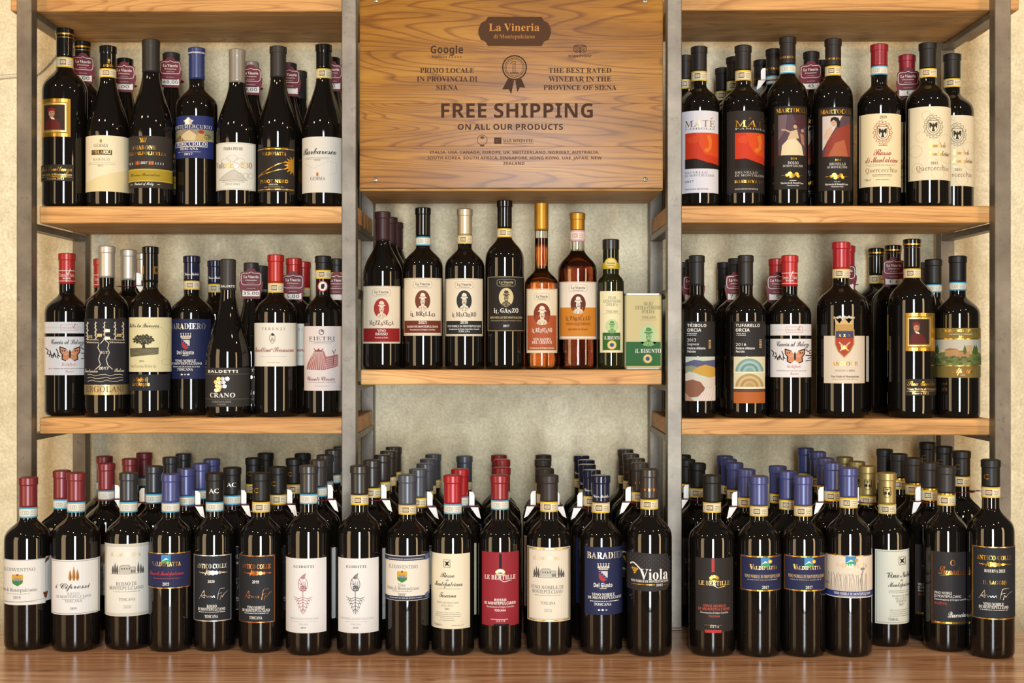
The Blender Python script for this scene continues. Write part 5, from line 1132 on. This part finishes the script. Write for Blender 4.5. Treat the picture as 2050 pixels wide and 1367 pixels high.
# ------------------------------------------------------------------ olive oil tin
def tin():
    Y = 2.50; s = Y / F; k = FR['C2'][2]; x0, y0, _ = FR['C2']
    xa, xb = xof(x0 + 750 / k, Y), xof(x0 + 993 / k, Y); xm = (xa + xb) / 2; zb = BASE['C']; w = (xb - xa) / 2; H = zof(y0 + 675 / k, Y) - zb; dp = .075
    root = empty('olive_oil_tin', (xm, Y, zb))
    def rr(e, z, n=5, r=.007):
        o = []
        for cx, cy, a0 in ((w + e - r, r - e, -90), (w + e - r, dp + e - r, 0), (-w - e + r, dp + e - r, 90), (-w - e + r, r - e, 180)):
            for i in range(n + 1): a = math.radians(a0 + 90 * i / n); o.append((cx + r * math.cos(a), cy + r * math.sin(a), z))
        return o
    def loft(nm, rows, m, cap=True):
        V = []; Fc = []; n = len(rows[0])
        for r in rows: V += r
        for i in range(len(rows) - 1):
            for j in range(n): Fc.append((i * n + j, i * n + (j + 1) % n, (i + 1) * n + (j + 1) % n, (i + 1) * n + j))
        if cap: Fc += [tuple(range(n - 1, -1, -1)), tuple(range((len(rows) - 1) * n, len(rows) * n))]
        return link(nm, mesh(nm, V, Fc, [m]), root)
    loft('tin_body', [rr(0, .001), rr(0, H - .002)], mat('#cdbc88'))
    loft('rim', [rr(-.001, 0), rr(.0012, .0004), rr(.0012, .0032), rr(0, .0036)], M_TIN, False)
    loft('rim', [rr(0, H - .0036), rr(.0012, H - .0032), rr(.0012, H), rr(-.0015, H), rr(-.002, H - .0025)], M_TIN)
    A = Art(FR['C2']); A.rect(758, 990, 985, 1146, '#2f6232'); olio(A, 903, 752, 1.12); A.T('TOSCANO', 906, 838, 16, OL, 'R', 88); A.rect(846, 846, 962, 848, '#a8a070')
    head(A, 905, 950, 122, 146, '#b9c894', '#6c9a5c', '#5a8a4c'); A.T('iL BISUNTO', 903, 1062, 27, TXT, 'S', 168); seal(A, 900, 1100, 30)
    for o in A.build(root, lambda py: zof(py, Y) - zb, None, s, ('printed_design', 'printed_design')):
        for v in o.data.vertices: v.co.x -= 1025.0 * s + xm
    tag(root, 'rectangular cream and green olive oil tin at the right end of the middle shelf', 'oil tin', 'olive oil containers')
tin()

# ------------------------------------------------------------------ burgundy price tags hung on the necks
def collar(root, r, m):
    pr = [(r + .0004, -.0004), (r + .0085, -.0004), (r + .0085, .0004), (r + .0004, .0004), (r + .0004, -.0004)]
    return link('neck_collar', lathe('neck_collar', pr, m, 24, False), root)
TP = [(-.5, 1.20), (-.44, 1.27), (-.24, 1.30), (-.16, 1.42), (0, 1.47), (.16, 1.42), (.24, 1.30), (.44, 1.27), (.5, 1.20), (.5, .84), (.55, .80), (.55, .62), (.42, 0), (-.42, 0), (-.55, .62), (-.55, .80), (-.5, .84)]
def price_tag(d, price, label):
    b = d['obj'].location; rn = d['rn']; zt = d['zn'] + .004
    root = empty('price_tag', (b.x, b.y, b.z + zt), d['obj'].rotation_euler.z + random.uniform(-.12, .12)); wd = .041
    collar(root, rn, M_TAGRED)
    z0 = -.016; yf = -(rn + .0035); n = len(TP)
    V = [(x * wd, yf - .0004, z0 + z * wd) for x, z in TP] + [(x * wd, yf, z0 + z * wd) for x, z in TP]
    card = link('card', mesh('card', V, [tuple(range(n - 1, -1, -1)), tuple(range(n, 2 * n))] + [(i, (i + 1) % n, n + (i + 1) % n, n + i) for i in range(n)], [M_TAGRED]), root)
    A = Art((0, 0, 1.0))
    A.T('La Vineria', 0, -98, 13, TXT, 'S', 70); A.T('di Montepulciano', 0, -86, 5, TXT, 'S', 54); A.micro(0, -74, 40, 3, '#c8a8a8', 1)
    A.line([(-44, -116), (-36, -122), (-12, -122), (0, -128), (12, -122), (36, -122), (44, -116), (46, -92), (44, -72), (36, -66), (-36, -66), (-44, -72), (-46, -92), (-44, -116)], 2, TXT)
    A.micro(0, -48, 44, 3, '#c8a8a8', 1); A.rect(-40, -40, 40, -12, '#e0dcd2')
    if price: A.T(price, 0, -18, 16, INK, 'A', min(72, 15 * len(price)))
    A.build(card, lambda py: z0 - py / 100 * wd, None, wd / 100, ('printed_design', 'printed_design'), -yf + .0004 + .0001)
    tag(root, label, 'price tag', 'burgundy price tags')
for d in SP:
    if d.get('tag') is not None and d['tag'] != 'w' and not d.get('skip'):
        price_tag(d, d['tag'], 'burgundy price tag on the bottle behind the %s' % BYK[d['src']]['short'])
# ------------------------------------------------------------------ folded white-backed tags in the counter rows
def folded_tag(d, side, red, label, both=False):
    b = d['obj'].location; rn = d['rn']; zt = d['zn'] + .006
    root = empty('folded_price_tag', (b.x, b.y, b.z + zt), 0); c = collar(root, rn, M_TAGRED)
    def slab(nm, pts, m, th=.0005):
        n = len(pts); P = [Vector(p) for p in pts]; nr = (P[1] - P[0]).cross(P[2] - P[0]).normalized() * th
        V = list(P) + [p + nr for p in P]
        return link(nm, mesh(nm, V, [tuple(range(n - 1, -1, -1)), tuple(range(n, 2 * n))] + [(i, (i + 1) % n, n + (i + 1) % n, n + i) for i in range(n)], [m]), root)
    for sd in ((side, -side) if both else (side,)):
        x0 = sd * (rn + .0006); x1 = sd * (rn + .0115); x2 = sd * (rn + .0185)
        slab('upright_tab', [(x0 + sd * .0015, -.002, .0006), (x1, -.002, .0006), (x1, -.002, .021), (x1 - sd * .003, -.002, .026), (x0 + sd * .0015, -.002, .027)], M_TAGWHITE)
        slab('burgundy_flap', [(x0, -.014, .0012), (x2, -.012, .0016), (x2 - sd * .002, .006, .0016), (x0, .006, .0012)], M_TAGRED)
        slab('hanging_flap', [(x0 + sd * .004, -.013, 0), (x2, -.013, 0), (x2 + sd * .005, -.020, -.020), (x2 - sd * .002, -.020, -.016)], M_TAGWHITE)
    tag(root, label, 'price tag', 'folded tags on the counter bottles')
for key, sd, both in (('cip_1', 1, False), ('maccr_1', -1, False), ('valr_1', 1, False), ('acr_1', 1, False), ('acn_1', 1, False), ('guir_1', 1, False), ('guin_1', 1, False), ('convn_1', 1, False), ('grar_1', 1, False),
                      ('maccn_1', -1, True), ('delgc_1', -1, False), ('viola_1', -1, False), ('bertn_1', -1, False), ('val1_1', -1, False), ('alf_1', -1, False), ('gran_1', -1, False), ('luna_1', -1, False), ('acs_1', 1, False)):
    d = BYK[key]; folded_tag(d, sd, True, 'folded white-backed tag on the neck behind the %s' % BYK[d['src']]['short'], both)
for key in ('ercol_1', 'martr_1'):
    d = BYK[key]; folded_tag(d, 1 if key[0] == 'e' else -1, True, 'white-backed shelf tag on the neck behind the %s' % BYK[d['src']]['short'])
# ------------------------------------------------------------------ checks printed while building
bpy.context.view_layer.update()
print('TRIS', sum(len(p.vertices) - 2 for m in bpy.data.meshes for p in m.polygons), 'OBJECTS', len(bpy.data.objects))
for d in SP:
    if d['src'] is None and abs(d['Y'] - d.get('Y0', d['Y'])) > .012: print('MOVED', d['key'], d['Y0'], round(d['Y'], 3))
